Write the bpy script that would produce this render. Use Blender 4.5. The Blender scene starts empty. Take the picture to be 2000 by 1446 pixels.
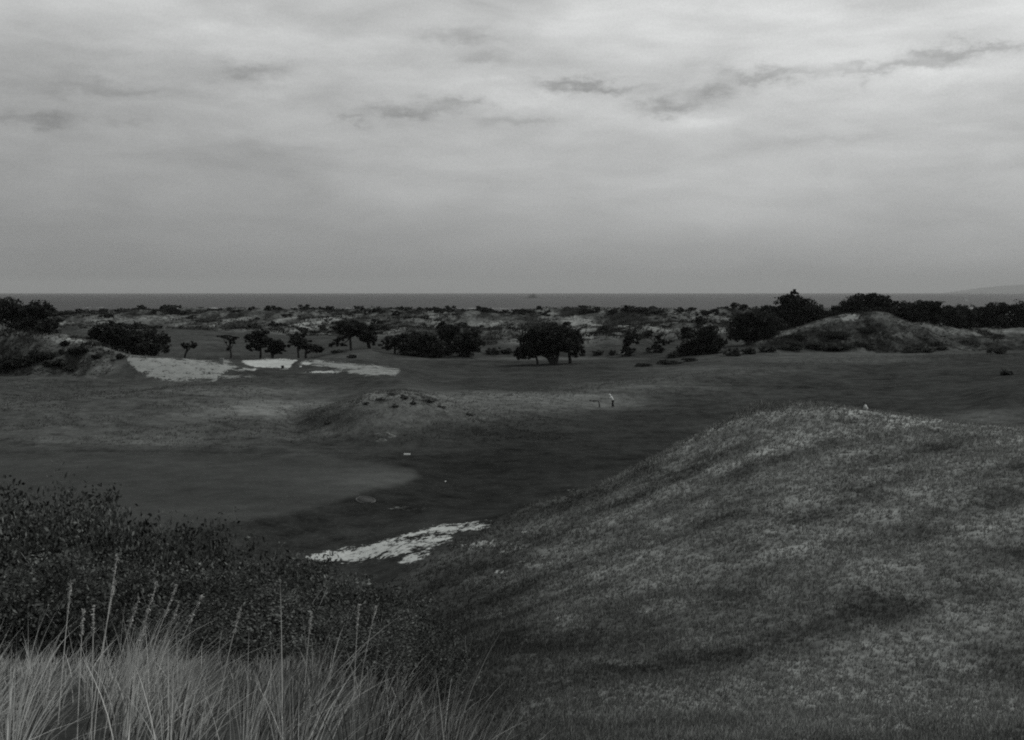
import bpy, math, random
import numpy as np
from mathutils import Vector

random.seed(7)
RNG = np.random.default_rng(11)
SC = bpy.context.scene
COL = SC.collection
R = math.radians

# ------------------------------------------------------------------ camera, sky, sun, exposure
F, CU, V0, HC = 2100.0, 1000.0, 571.0, 30.0      # focal length and eye level in photo pixels, eye height in metres
cam_d = bpy.data.cameras.new('camera')
cam = bpy.data.objects.new('camera', cam_d)
COL.objects.link(cam)
cam.location = (0, 0, HC)
cam.rotation_euler = (R(90), 0, 0)
cam_d.sensor_width = 36.0
cam_d.lens = F / 2000.0 * 36.0
cam_d.shift_y = -(723.0 - V0) / 2000.0
cam_d.clip_start = 0.2
cam_d.clip_end = 90000.0
SC.camera = cam

SUN_AZ, SUN_EL = 68.0, 47.0
sun_dir = Vector((math.sin(R(SUN_AZ)) * math.cos(R(SUN_EL)), math.cos(R(SUN_AZ)) * math.cos(R(SUN_EL)), math.sin(R(SUN_EL))))
sd = bpy.data.lights.new('sun', 'SUN')
sd.energy = 2.6
sd.angle = R(0.9)
sd.color = (1.0, 0.99, 0.97)
so = bpy.data.objects.new('sun', sd)
so.rotation_euler = (-sun_dir).to_track_quat('-Z', 'Y').to_euler()
so.location = (40, 20, 90)
COL.objects.link(so)

SC.view_settings.view_transform = 'Standard'
SC.view_settings.look = 'None'
SC.view_settings.exposure = 0.0
SC.view_settings.gamma = 1.0
SC.view_settings.use_curve_mapping = False
SC.render.engine = 'CYCLES'
SC.cycles.filter_width = 2.0
SC.cycles.max_bounces = 5
SC.cycles.diffuse_bounces = 2
SC.cycles.transparent_max_bounces = 8
SC.cycles.volume_bounces = 0
SC.cycles.use_denoising = False

class NT:
    """tiny node builder"""
    def __init__(self, tree):
        self.t = tree
    def n(self, kind, **kw):
        nd = self.t.nodes.new(kind)
        for k, v in kw.items():
            setattr(nd, k, v)
        return nd
    def put(self, sock, v):
        if isinstance(v, bpy.types.NodeSocket):
            self.t.links.new(v, sock)
        else:
            sock.default_value = v
    def m(self, op, a, b=None, c=None, clamp=False):
        nd = self.n('ShaderNodeMath', operation=op, use_clamp=clamp)
        self.put(nd.inputs[0], a)
        if b is not None: self.put(nd.inputs[1], b)
        if c is not None: self.put(nd.inputs[2], c)
        return nd.outputs[0]
    def noise(self, vec, scale, detail=4, rough=0.5, dist=0.0):
        nd = self.n('ShaderNodeTexNoise')
        if vec is not None: self.put(nd.inputs['Vector'], vec)
        nd.inputs['Scale'].default_value = scale
        nd.inputs['Detail'].default_value = detail
        nd.inputs['Roughness'].default_value = rough
        nd.inputs['Distortion'].default_value = dist
        return nd.outputs['Fac']
    def ramp(self, fac, pts, interp='LINEAR'):
        nd = self.n('ShaderNodeValToRGB')
        nd.color_ramp.interpolation = interp
        el = nd.color_ramp.elements
        while len(el) < len(pts): el.new(0.5)
        for e, (p, v) in zip(el, pts):
            e.position = p
            e.color = (v, v, v, 1)
        self.put(nd.inputs[0], fac)
        return nd.outputs[0]
    def mixf(self, fac, a, b):
        nd = self.n('ShaderNodeMix', data_type='FLOAT')
        self.put(nd.inputs[0], fac); self.put(nd.inputs[2], a); self.put(nd.inputs[3], b)
        return nd.outputs[0]
    def mapr(self, v, a, b, c, d):
        nd = self.n('ShaderNodeMapRange', interpolation_type='SMOOTHSTEP')
        self.put(nd.inputs[0], v)
        for i, x in enumerate((a, b, c, d)): self.put(nd.inputs[i + 1], x)
        return nd.outputs[0]
    def xyz(self, x, y, z):
        nd = self.n('ShaderNodeCombineXYZ')
        self.put(nd.inputs[0], x); self.put(nd.inputs[1], y); self.put(nd.inputs[2], z)
        return nd.outputs[0]
    def tint(self, v, rgb):
        nd = self.n('ShaderNodeCombineColor')
        for i in range(3): self.put(nd.inputs[i], self.m('MULTIPLY', v, rgb[i]))
        return nd.outputs[0]

W = bpy.data.worlds.new('World')
SC.world = W
W.use_nodes = True
W.node_tree.nodes.clear()
w = NT(W.node_tree)
sky = w.n('ShaderNodeTexSky', sky_type='NISHITA')
sky.sun_disc = False
sky.sun_elevation = R(SUN_EL)
sky.sun_rotation = R(SUN_AZ)
bw = w.n('ShaderNodeRGBToBW'); w.put(bw.inputs[0], sky.outputs[0])
tc = w.n('ShaderNodeTexCoord')
sp = w.n('ShaderNodeSeparateXYZ'); w.put(sp.inputs[0], tc.outputs['Generated'])
az = w.m('ARCTAN2', sp.outputs[0], sp.outputs[1])
el = w.m('ARCSINE', sp.outputs[2])
elp = w.m('MAXIMUM', el, 0.0)
# the cloud deck: brighter overhead, murky towards the horizon
base = w.ramp(w.m('MULTIPLY', elp, 2.0), [(0.0, .26), (0.03, .29), (0.10, .36), (0.20, .44), (0.30, .50), (0.40, .59), (0.50, .655), (0.7, .62), (1.0, .56)])
nv = w.xyz(w.m('MULTIPLY', az, 2.2), w.m('MULTIPLY', el, 9.0), 0.37)
n_big = w.noise(nv, 1.1, 5, .55)
nv2 = w.xyz(w.m('MULTIPLY', az, 5.0), w.m('MULTIPLY', el, 17.0), 4.1)
n_mid = w.noise(nv2, 1.6, 5, .56, .25)
grain = w.noise(w.xyz(w.m('MULTIPLY', az, 420.0), w.m('MULTIPLY', el, 460.0), 1.0), 1.0, 2, .7)
amt = w.mapr(el, 0.0, 0.14, 0.35, 1.0)
fac = w.m('ADD', 1.0, w.m('MULTIPLY', amt, w.m('ADD', w.m('MULTIPLY', w.m('SUBTRACT', n_big, .5), .68), w.m('MULTIPLY', w.m('SUBTRACT', n_mid, .5), .75))))
side = w.mapr(az, -0.45, 0.35, 0.80, 1.10)
fac = w.m('MULTIPLY', fac, side)
# dark ragged cloud bases and the paler puffs under them
wob1 = w.m('MULTIPLY', w.m('SUBTRACT', w.noise(w.xyz(w.m('MULTIPLY', az, 22.0), w.m('MULTIPLY', el, 45.0), 2.0), 1.0, 6, .65), .5), .10)
wob2 = w.m('MULTIPLY', w.m('SUBTRACT', w.noise(w.xyz(w.m('MULTIPLY', az, 22.0), w.m('MULTIPLY', el, 45.0), 9.0), 1.0, 6, .65), .5), .048)
azw = w.m('ADD', az, wob1); elw = w.m('ADD', el, wob2)
def streak(u, v, ru, rv, k):
    a = w.m('MULTIPLY', w.m('SUBTRACT', azw, (u - CU) / F), F / ru)
    b = w.m('MULTIPLY', w.m('SUBTRACT', elw, (V0 - v) / F), F / rv)
    r2 = w.m('ADD', w.m('MULTIPLY', a, a), w.m('MULTIPLY', b, b))
    return w.m('MULTIPLY', w.m('POWER', 2.718, w.m('MULTIPLY', r2, -1.0)), k)
tot = None
for s in [(1120,174,75,13,.34), (1205,180,70,9,.22), (1300,216,55,20,.34), (1390,188,60,18,.30), (1480,160,70,11,.28),
          (1630,160,60,9,.14), (1740,160,80,10,.24), (1810,143,60,15,.30), (1900,140,70,8,.22), (1660,188,15,12,.12),
          (790,218,105,13,.28), (905,206,40,11,.24), (690,238,35,8,.2), (900,82,80,15,.20), (930,118,60,12,.14), (790,120,50,20,.08),
          (510,155,55,18,.24), (260,205,140,15,.18), (140,150,130,45,.16), (130,266,50,11,.22), (265,262,40,11,.12),
          (1010,236,70,11,.16), (480,330,150,40,.05), (560,300,120,10,.07), (1600,285,120,10,.08),
          (1350,246,80,20,-.13), (1530,200,90,26,-.13), (1010,200,80,16,-.10), (1800,186,90,20,-.12), (950,140,90,16,-.10),
          (470,105,180,26,-.12), (520,195,70,14,-.10), (1250,110,200,40,-.06)]:
    k = streak(*s)
    tot = k if tot is None else w.m('ADD', tot, k)
fac = w.m('MULTIPLY', fac, w.m('SUBTRACT', 1.0, w.m('MULTIPLY', tot, 1.2)))
fac = w.m('MULTIPLY', fac, w.m('ADD', .90, w.m('MULTIPLY', grain, .20)))
cloud = w.m('MULTIPLY', base, fac)
STR = 0.1
lum = w.mixf(0.94, w.m('MULTIPLY', bw.outputs[0], 0.8), w.m('DIVIDE', cloud, STR))
bg = w.n('ShaderNodeBackground')
w.put(bg.inputs[0], w.tint(lum, (.985, 1.0, .995)))
bg.inputs[1].default_value = STR
wo = w.n('ShaderNodeOutputWorld')
w.put(wo.inputs[0], bg.outputs[0])

# ------------------------------------------------------------------ helpers
def tag(o, label=None, cat=None, group=None, kind=None):
    if label: o['label'] = label
    if cat: o['category'] = cat
    if group: o['group'] = group
    if kind: o['kind'] = kind
    return o

def empty(name, loc):
    o = bpy.data.objects.new(name, None)
    o.empty_display_size = 0.3
    o.location = loc
    COL.objects.link(o)
    return o

def np_mesh(name, verts, faces, mat=None, attrs=None, smooth=False):
    """verts Nx3, faces MxK (K = 3 or 4)"""
    verts = np.asarray(verts, np.float32); faces = np.asarray(faces, np.int32)
    me = bpy.data.meshes.new(name)
    nf, k = faces.shape
    me.vertices.add(len(verts)); me.vertices.foreach_set('co', verts.ravel())
    me.loops.add(nf * k); me.loops.foreach_set('vertex_index', faces.ravel())
    me.polygons.add(nf)
    me.polygons.foreach_set('loop_start', np.arange(0, nf * k, k, dtype=np.int32))
    if smooth: me.polygons.foreach_set('use_smooth', np.ones(nf, bool))
    for a, vals in (attrs or {}).items():
        at = me.attributes.new(a, 'FLOAT', 'POINT')
        at.data.foreach_set('value', np.asarray(vals, np.float32))
    me.update(calc_edges=True)
    if mat: me.materials.append(mat)
    return me

def obj(name, me, parent=None, loc=None):
    o = bpy.data.objects.new(name, me)
    COL.objects.link(o)
    if parent: o.parent = parent
    if loc is not None: o.location = loc
    return o

def _hash(ix, iy, seed):
    h = (ix.astype(np.int64) * 374761393 + iy.astype(np.int64) * 668265263 + seed * 974711) & 0x7fffffff
    h = ((h ^ (h >> 13)) * 1274126177) & 0x7fffffff
    h = h ^ (h >> 16)
    return (h & 0xffff) / 65535.0

def vnoise(x, y, seed=0):
    ix = np.floor(x); iy = np.floor(y)
    fx = x - ix; fy = y - iy
    fx = fx * fx * (3 - 2 * fx); fy = fy * fy * (3 - 2 * fy)
    a = _hash(ix, iy, seed); b = _hash(ix + 1, iy, seed); c = _hash(ix, iy + 1, seed); d = _hash(ix + 1, iy + 1, seed)
    return (a + (b - a) * fx) * (1 - fy) + (c + (d - c) * fx) * fy - 0.5

def fbm(x, y, seed=0, octv=4, gain=.5):
    s = 0; a = 1.0
    for i in range(octv):
        s = s + a * vnoise(x, y, seed + i * 17)
        x = x * 2.03 + 3.1; y = y * 2.03 + 7.7; a *= gain
    return s

def sstep(x, a, b):
    t = np.clip((x - a) / (b - a), 0, 1)
    return t * t * (3 - 2 * t)

# ------------------------------------------------------------------ terrain: lofted through feature lines (u, distance, height)
def zv(d, v): return HC - (v - V0) / F * d
def line(pts):
    out = []
    for p in pts:
        u, d, val = p
        out.append((u, d, zv(d, val) if val > 100 else val))     # values above 100 are photo rows
    return np.array(out, float)
LINES = [
    line([(0, .4, 28.45)]),
    line([(-400, 5, 28.1), (600, 5, 28.1), (950, 5, 27.8), (1100, 5, 27.4), (2400, 5, 27.2)]),
    line([(-400, 13, 24.6), (800, 13, 24.5), (1000, 13, 24.2), (2400, 13, 24.2)]),
    line([(-400, 25, 19.6), (600, 25, 19.8), (800, 25, 20.9), (950, 25, 1285), (2400, 25, 1275)]),
    line([(-400, 42, 16.4), (600, 42, 16.3), (740, 42, 16.6), (850, 42, 1198), (1000, 42, 18.3), (1200, 42, 19.5), (1350, 42, 20.3), (1500, 42, 21.), (1700, 42, 21.6), (1963, 42, 22.3), (2400, 42, 22.9)]),
    line([(-400, 55, 15.6), (450, 57, 15.5), (600, 58, 15.6), (700, 59, 15.8), (800, 60, 16.4), (960, 62, 1013), (1100, 64, 972), (1200, 66, 935), (1300, 70, 882), (1400, 74, 832), (1450, 76, 806), (1485, 76, 791), (1515, 76, 796), (1535, 75, 792), (1560, 75, 788), (1620, 74, 793), (1700, 72, 807), (1850, 66, 828), (1963, 62, 840), (2400, 56, 850)]),
    line([(-400, 58, 16.2), (57, 60, 16.25), (400, 63.5, 16.25), (650, 69, 16.15), (740, 74.5, 16.05), (820, 80, 15.75), (900, 77, 15.4), (1000, 73, 15.6), (1100, 73, 15.9), (1200, 76, 16.2), (1300, 82, 16.2), (1480, 92, 16.2), (1700, 92, 16.3), (1963, 84, 17), (2400, 80, 18)]),
    line([(-400, 100, 15.9), (400, 98, 15.6), (800, 100, 15.45), (1300, 102, 15.5), (1700, 108, 15.9), (1963, 108, 16.8), (2400, 105, 18)]),
    line([(-400, 126, 18), (57, 125, 17.2), (300, 125, 17.), (450, 122, 16.4), (540, 119, 15.9), (580, 118, 832), (620, 118, 810), (680, 118, 783), (715, 118, 770), (750, 118, 766), (800, 119, 770), (850, 120, 781), (900, 122, 794), (950, 124, 803), (1100, 130, 797), (1200, 134, 797), (1350, 136, 15.9), (1500, 138, 16.3), (1700, 140, 16.6), (1880, 130, 17.0), (1963, 126, 18.1), (2400, 124, 20)]),
    line([(-400, 146, 17.4), (57, 146, 16.6), (250, 144, 16.7), (400, 142, 762), (470, 141, 768), (540, 140, 781), (600, 140, 789), (680, 140, 15.6), (740, 141, 16.3), (800, 142, 767), (900, 142, 769), (1000, 142, 772), (1100, 144, 768), (1200, 149, 755), (1300, 156, 742), (1450, 168, 724), (1600, 188, 706), (1700, 195, 700), (1963, 196, 693), (2400, 196, 690)]),
    line([(-400, 172, 16.8), (57, 171, 734), (160, 170, 738), (250, 167, 744), (330, 167, 744), (420, 167, 746), (470, 174, 730), (500, 183, 722), (600, 181, 727), (660, 176, 732), (720, 172, 734), (780, 170, 735), (840, 182, 15.6), (900, 192, 15.3), (1078, 216, 712), (1200, 215, 712), (1300, 214, 712), (1400, 214, 702), (1500, 225, 694), (1600, 238, 688), (1700, 240, 689), (1850, 240, 687), (1963, 238, 684), (2400, 235, 680)]),
    line([(-400, 195, 27), (-50, 193, 640), (57, 190, 649), (110, 190, 654), (150, 190, 659), (200, 188, 671), (235, 184, 688), (260, 181, 694), (350, 181, 700), (430, 183, 706), (475, 192, 705), (530, 197, 702), (590, 197, 702), (640, 195, 706), (700, 191, 713), (780, 186, 725), (850, 212, 15.5), (950, 236, 702), (1150, 238, 702), (1280, 238, 694), (1400, 246, 683), (1470, 252, 672), (1520, 256, 655), (1560, 258, 640), (1620, 260, 625), (1680, 262, 617), (1740, 262, 622), (1800, 265, 634), (1850, 272, 646), (1900, 280, 645), (1963, 286, 643), (2400, 290, 640)]),
    line([(-400, 218, 20), (57, 215, 18.5), (150, 214, 17.5), (250, 212, 16.2), (350, 215, 16.), (480, 224, 15.9), (600, 224, 15.9), (660, 232, 688), (720, 238, 680), (760, 235, 690), (850, 236, 15.8), (950, 250, 16.2), (1100, 258, 16.8), (1200, 262, 17.8), (1400, 275, 17.8), (1560, 285, 18.), (1680, 290, 18.5), (1850, 300, 18.), (1963, 315, 17.5), (2400, 320, 17.5)]),
    line([(-400, 330, 19), (100, 330, 650), (190, 330, 652), (300, 330, 644), (400, 330, 646), (470, 330, 655), (560, 330, 660), (750, 330, 665), (1000, 330, 664), (1120, 300, 657), (1250, 300, 650), (1300, 310, 648), (1400, 330, 640), (1500, 340, 642), (2400, 345, 17.5)]),
    line([(-400, 420, 17), (200, 425, 642), (500, 425, 650), (800, 420, 648), (1100, 420, 646), (1300, 430, 640), (1500, 430, 636), (2400, 430, 17)]),
    line([(-400, 560, 20.6), (57, 560, 611), (300, 560, 610), (600, 560, 609), (900, 560, 610), (1100, 560, 610), (1300, 560, 609), (1500, 560, 607), (1963, 560, 606), (2400, 560, 605)]),
    line([(0, 700, 13)]),
    line([(0, 1000, -4)]),
]
UG = np.arange(-700, 2701, 4.0)
DG = np.exp(np.linspace(math.log(.4), math.log(1000), 1500))
def _interp(l, u, c): return np.interp(u, l[:, 0], l[:, c])
KD = np.stack([_interp(l, UG, 1) for l in LINES]); KZ = np.stack([_interp(l, UG, 2) for l in LINES])
def blur_rows(a, s):
    r = int(s * 3); k = np.exp(-.5 * (np.arange(-r, r + 1) / s) ** 2); k /= k.sum()
    p = np.pad(a, ((0, 0), (r, r)), mode='edge')
    return np.stack([np.convolve(row, k, 'valid') for row in p])
KD = blur_rows(KD, 3.0); KZ = blur_rows(KZ, 2.2)
def pchip(x, y, xq):
    h = np.diff(x); dl = np.diff(y) / h
    m = np.zeros_like(y)
    for i in range(1, len(x) - 1):
        if dl[i - 1] * dl[i] > 0:
            w1 = 2 * h[i] + h[i - 1]; w2 = h[i] + 2 * h[i - 1]
            m[i] = (w1 + w2) / (w1 / dl[i - 1] + w2 / dl[i])
    m[0] = dl[0]; m[-1] = dl[-1]
    j = np.clip(np.searchsorted(x, xq) - 1, 0, len(x) - 2)
    t = np.clip((xq - x[j]) / h[j], 0, 1)
    t2 = t * t; t3 = t2 * t
    return (2*t3 - 3*t2 + 1) * y[j] + (t3 - 2*t2 + t) * h[j] * m[j] + (-2*t3 + 3*t2) * y[j+1] + (t3 - t2) * h[j] * m[j+1]
assert (np.diff(KD, axis=0) > 0).all()
TAB = np.stack([pchip(KD[:, i], KZ[:, i], DG) for i in range(len(UG))])
LDG0, LDGS = math.log(.4), (math.log(1000) - math.log(.4)) / 1499
def crest_d(u): return np.interp(u, UG, KD[5])
def fld_i(u): return np.interp(u, UG, KD[11])

def loft(u, d):
    fu = np.clip((u - UG[0]) / 4.0, 0, len(UG) - 1.001); iu = fu.astype(int); fu = fu - iu
    fd = np.clip((np.log(np.maximum(d, .4)) - LDG0) / LDGS, 0, len(DG) - 1.001); i = fd.astype(int); fd = fd - i
    return (TAB[iu, i] * (1 - fu) + TAB[iu + 1, i] * fu) * (1 - fd) + (TAB[iu, i + 1] * (1 - fu) + TAB[iu + 1, i + 1] * fu) * fd

def hill_mask(u, d):       # the broad near hillside on the right
    e = np.interp(u, [600, 900, 1100, 1300], [40, 52, 64, 200])
    return sstep(u, 640, 1040) * (1 - sstep(d, np.minimum(crest_d(u), e) + 1.5, np.minimum(crest_d(u), e) + 6)) * sstep(d, 5, 10)
def dune_mask(u, d):
    lo = np.interp(u, [-400, 200, 500, 800, 1000, 1120, 1300, 1500, 2400], [340, 345, 345, 350, 262, 250, 258, 350, 360])
    return sstep(d, lo - 8, lo + 25) * (1 - sstep(d, 720, 800))
def rough_dune(u, d):      # left dune hill and the knoll on the right
    a = sstep(u, 270, 190) * sstep(d, 168, 176) * (1 - sstep(d, 205, 222))
    b = sstep(u, 1400, 1500) * sstep(d, 236, 244) * (1 - sstep(d, 278, 300))
    return a, b
def mound_mask(u, d):
    return sstep(u, 520, 600) * sstep(u, 1150, 1000) * sstep(d, 101, 108) * (1 - sstep(d, 126, 145))

def ground_z(x, y):
    x = np.asarray(x, float); y = np.asarray(y, float)
    d = np.maximum(y, .4)
    u = np.clip(CU + F * x / np.maximum(d, 6.0), -690, 2690)
    z = loft(u, d)
    h = hill_mask(u, d); du = dune_mask(u, d); a, b = rough_dune(u, d); mo = mound_mask(u, d)
    xr = x * .8 + y * .6; yr = -x * .6 + y * .8
    z = z + h * (.20 * fbm(xr / 16., yr / 4.2, 3, 3) + .14 * fbm(x / 1.4, y / 1.9, 5, 3))
    z = z + du * (3.6 * fbm(x / 21., y / 30., 8, 4, .55) + .1)
    z = z + (a + b) * (1.5 * fbm(x / 7., y / 9., 12, 4, .6))
    z = z + mo * .55 * fbm(x / 3., y / 4., 15, 3)
    left = sstep(u, 600, 450) * sstep(d, 96, 106) * (1 - sstep(d, 160, 170))
    z = z + left * .5 * fbm(x / 9., y / 5.5, 21, 4)
    z = z + sstep(d, 90, 120) * (1 - du) * .22 * fbm(x / 17., y / 11., 25, 3)
    return z

def gz(x, y): return float(ground_z(np.array([x]), np.array([y]))[0])
def at(u, d): return (u - CU) / F * d, d
def hit(u, v, dmin=20.0):
    """first visible ground point under a photo pixel, as world x, y, z"""
    dd = np.exp(np.linspace(math.log(dmin), math.log(900), 3000))
    xx = (u - CU) / F * dd
    zz = ground_z(xx, dd)
    vv = V0 + F * (HC - zz) / dd
    i = int(np.argmax(vv <= v))
    return float(xx[i]), float(dd[i]), float(zz[i])

def poly_mask(U, V, poly, soft):
    P = np.array(poly, float)
    u0, v0 = P.min(0) - soft * 2; u1, v1 = P.max(0) + soft * 2
    out = np.zeros(U.shape)
    sel = (U > u0) & (U < u1) & (V > v0) & (V < v1)
    if not sel.any(): return out
    x = U[sel]; y = V[sel]
    ins = np.zeros(x.shape, bool); dist = np.full(x.shape, 1e9)
    n = len(P)
    for i in range(n):
        ax, ay = P[i]; bx, by = P[(i + 1) % n]
        if ay != by:
            c = ((ay > y) != (by > y)) & (x < (bx - ax) * (y - ay) / (by - ay) + ax)
            ins ^= c
        L = (bx - ax) ** 2 + (by - ay) ** 2
        t = np.clip(((x - ax) * (bx - ax) + (y - ay) * (by - ay)) / max(L, 1e-9), 0, 1)
        dist = np.minimum(dist, np.hypot(x - ax - t * (bx - ax), y - ay - t * (by - ay)))
    s = np.where(ins, dist, -dist)
    out[sel] = sstep(s, -soft, soft)
    return out

SANDS = [   # name, polygon, distance range, tone, softness
    ('sand_slope', [(243,694),(300,699),(380,703),(440,709),(466,716),(445,724),(428,733),(420,747),(408,741),(380,741),(330,743),(300,738),(272,726),(250,710)], 150, 205, .215, 6.0),
    ('sand_bunker', [(472,706),(500,703),(560,702),(584,704),(571,713),(562,720),(520,719),(492,716)], 165, 205, .38, 3.0),
    ('sand_slope', [(590,707),(620,704),(680,709),(750,717),(784,722),(772,734),(720,734),(690,729),(660,721),(620,714),(598,713)], 160, 205, .215, 5.0),
    ('sand_scrape', [(600,1087),(640,1078),(720,1062),(800,1040),(870,1022),(930,1016),(967,1018),(950,1030),(905,1040),(870,1055),(840,1080),(805,1101),(768,1099),(785,1085),(720,1094),(660,1102),(606,1101)], 40, 75, .38, 9.0),
]
GREEN = [(-500,889),(57,888),(300,888),(480,891),(620,897),(740,907),(805,919),(822,930),(790,944),(730,955),(680,972),(640,986),(560,1004),(430,1030),(300,1060),(57,1120),(-500,1150)]
SCRAPS = [  # small pale scrapes: centre, radii, strength, tone, distance range
    (1024,1040,10,3,1.,.36,40,90), (975,1117,11,3,.9,.34,30,90), (1035,1101,30,7,.62,.2,30,90), (1060,1089,9,2.4,.9,.3,30,90), (1118,958,14,3,.7,.2,50,90),
    (795,995,26,6,.5,.11,50,90), (930,1064,60,8,.66,.28,40,90), (1105,1206,34,5,.55,.2,25,70), (1240,1198,22,5,.5,.2,25,70), (1000,1075,40,8,.5,.2,30,90),
    (632,727,28,2.2,1.,.36,160,200), (480,722,20,2.6,.8,.25,160,200), (455,736,36,3,.7,.16,150,200), (497,722,4,1.8,1.,.36,160,200), (600,710,10,3,1,.34,160,205),
    (1218,690,10,2.5,.9,.25,200,270), (1660,620,22,5,.9,.26,235,275), (1540,652,14,5,.8,.18,235,275), (1410,646,10,5,.8,.2,250,420),
    (920,815,22,7,.6,.1,95,140), (1005,812,28,4,.5,.1,95,150), (740,852,24,7,.5,.1,95,120), (1920,818,30,2.5,.6,.1,95,130),
    (1000,767,9,2,.5,.1,100,170), (1110,1205,60,6,.4,.14,25,60), (1760,655,50,10,.5,.12,230,290), (440,707,8,9,.7,.2,160,200),
]
TONES = [   # turf tones, with sunlit ridges and the mound's shading painted in: centre, radii, tone, weight, distance range
    (300,884,520,5,.022,.9,96,108), (640,1000,200,40,.021,.85,58,82), (860,935,70,30,.022,.8,74,100),
    (300,820,330,60,.064,.8,98,170), (560,800,170,16,.12,.85,98,150), (480,764,110,6,.10,.8,130,160), (330,860,240,8,.095,.5,98,130), (470,765,120,10,.068,.5,130,160), (120,760,200,30,.045,.5,130,172),
    (690,746,80,12,.034,.8,136,175), (770,800,170,36,.092,.95,101,140), (740,772,120,7,.125,.85,112,124), (640,815,62,22,.027,.85,101,130), (660,845,60,10,.075,.6,101,120), (700,960,220,16,.022,.8,62,82), (480,1000,220,22,.026,.7,58,70), (745,784,10,3.5,.03,.8,105,130), (790,779,12,3,.028,.8,105,130), (838,780,16,4,.025,.85,105,130), (765,795,12,4,.035,.7,105,130), (712,790,9,3,.035,.7,105,130), (862,792,9,3,.03,.7,105,135), (822,806,9,3,.04,.6,105,130), (950,792,150,24,.095,.9,112,150), (820,745,60,22,.066,.7,130,175), (1130,788,110,14,.095,.85,112,160),  # includes the mound's shaded left flank and lit crest, put into the tone
    (1250,752,150,11,.115,.95,130,180), (1420,726,150,10,.11,.9,140,205), (1030,775,170,7,.115,.95,120,165), (1620,702,170,8,.082,.85,160,240), (1350,765,180,10,.052,.6,125,170), (1000,735,260,26,.033,.9,146,232), (1000,701,220,2.5,.07,.8,215,250),  # the bright ridge lines carry painted sunlight
    (1600,745,330,34,.036,.8,150,240), (1700,692,260,10,.07,.8,200,250), (1930,815,70,16,.095,.75,95,150), (1600,800,300,22,.031,.7,100,150), (1940,660,90,16,.066,.9,240,330),
    (1020,900,250,60,.019,.95,76,112), (650,865,200,14,.030,.7,94,106), (350,880,400,8,.034,.7,96,106),
    (1000,1130,230,70,.032,.9,28,60), (850,1170,180,60,.024,.8,25,55), (620,1050,180,30,.028,.8,40,64), (880,990,200,28,.019,.9,60,78), (1150,850,250,40,.024,.8,90,130),
    (350,670,150,26,.046,.8,225,345), (680,695,60,14,.055,.7,205,250), (620,660,120,20,.042,.6,225,340), (950,670,60,12,.046,.8,255,345),
]
NC, NR = 720, 780
S0, S1, APEX = -.80, .80, -9.0
ss = np.linspace(S0, S1, NC)
rr = np.exp(np.linspace(math.log(9.5), math.log(1009), NR))
GX = (ss[None, :] * rr[:, None]); GY = np.repeat((rr + APEX)[:, None], NC, 1)
GZ = ground_z(GX, GY)
dd_ = np.maximum(GY, .4)
GU = CU + F * GX / np.maximum(dd_, 3.0); GV = V0 + F * (HC - GZ) / dd_

def tones(U, V, D, X, Y):
    t = np.full(U.shape, .036)
    t = np.where(D < 20, .035, t)
    for (u, v, ru, rv, val, k, a, b) in TONES:
        r = ((U - u) / ru) ** 2 + ((V - v) / rv) ** 2
        m = k * np.exp(-np.minimum(r, 30) ** 1.5 * .6) * ((D > a) & (D < b))
        t = t * (1 - m) + val * m
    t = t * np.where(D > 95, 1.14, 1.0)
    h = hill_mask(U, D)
    hv = .112 + .066 * sstep(V, 1000, 790) + .075 * sstep(D, crest_d(U) - 8, crest_d(U) - 1) * sstep(U, 1200, 1450) + .02 * sstep(U, 1250, 1700) - .034 * sstep(V, 1040, 1240) * sstep(U, 1600, 1000) - .036 * sstep(U, 1220, 850)  # lit hilltop and bright crest edge are painted into the turf tone
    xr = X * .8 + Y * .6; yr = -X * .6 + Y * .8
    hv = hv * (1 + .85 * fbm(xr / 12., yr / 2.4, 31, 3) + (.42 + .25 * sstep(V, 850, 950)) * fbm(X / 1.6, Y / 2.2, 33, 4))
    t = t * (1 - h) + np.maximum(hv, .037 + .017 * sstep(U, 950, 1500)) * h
    d = dune_mask(U, D)
    n = fbm(X / 9., Y / 46., 41, 5, .6)
    dv = .085 + .19 * np.clip(n + .0, -.3, .6)
    for (u, v, ru, rv, k) in [(935,632,50,9,.09), (1140,636,30,16,.07), (1280,645,80,9,.05), (560,640,80,20,.03), (800,622,60,8,.035), (205,625,40,14,.06), (1270,668,26,14,.04), (620,640,60,12,.03), (1240,690,40,6,.05), (960,695,40,6,.03)]:
        dv = dv + k * np.exp(-((U - u) / ru) ** 2 - ((V - v) / rv) ** 2)
    for (u, v, ru, rv, k) in [(1240,615,140,10,.04), (480,612,90,7,.04), (330,635,90,12,.03), (560,655,120,6,.03), (300,610,120,7,.03), (1050,606,120,4,.03)]:
        dv = dv - k * np.exp(-((U - u) / ru) ** 2 - ((V - v) / rv) ** 2)
    t = t * (1 - d) + np.maximum(dv, .022) * d
    a, b = rough_dune(U, D)
    n2 = fbm(X / 4., Y / 11., 51, 5, .75)
    av = .042 + .11 * n2 + .06 * np.exp(-((V - np.interp(U, [57, 120, 180, 230], [652, 658, 668, 686])) / 7.) ** 2) + .05 * np.exp(-((U - 140) / 70.) ** 2 - ((V - 665) / 8.) ** 2)
    bv = .028 + .09 * n2 + .085 * np.exp(-((V - np.interp(U, [1490, 1520, 1560, 1620, 1680, 1740, 1800, 1850], [668, 657, 642, 627, 619, 624, 636, 648])) / 5.) ** 2) + .03 * sstep(U, 1700, 1800)
    t = t * (1 - a) + np.maximum(av, .022) * a
    t = t * (1 - b) + np.maximum(bv, .02) * b
    return np.maximum(t, .016)

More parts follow.
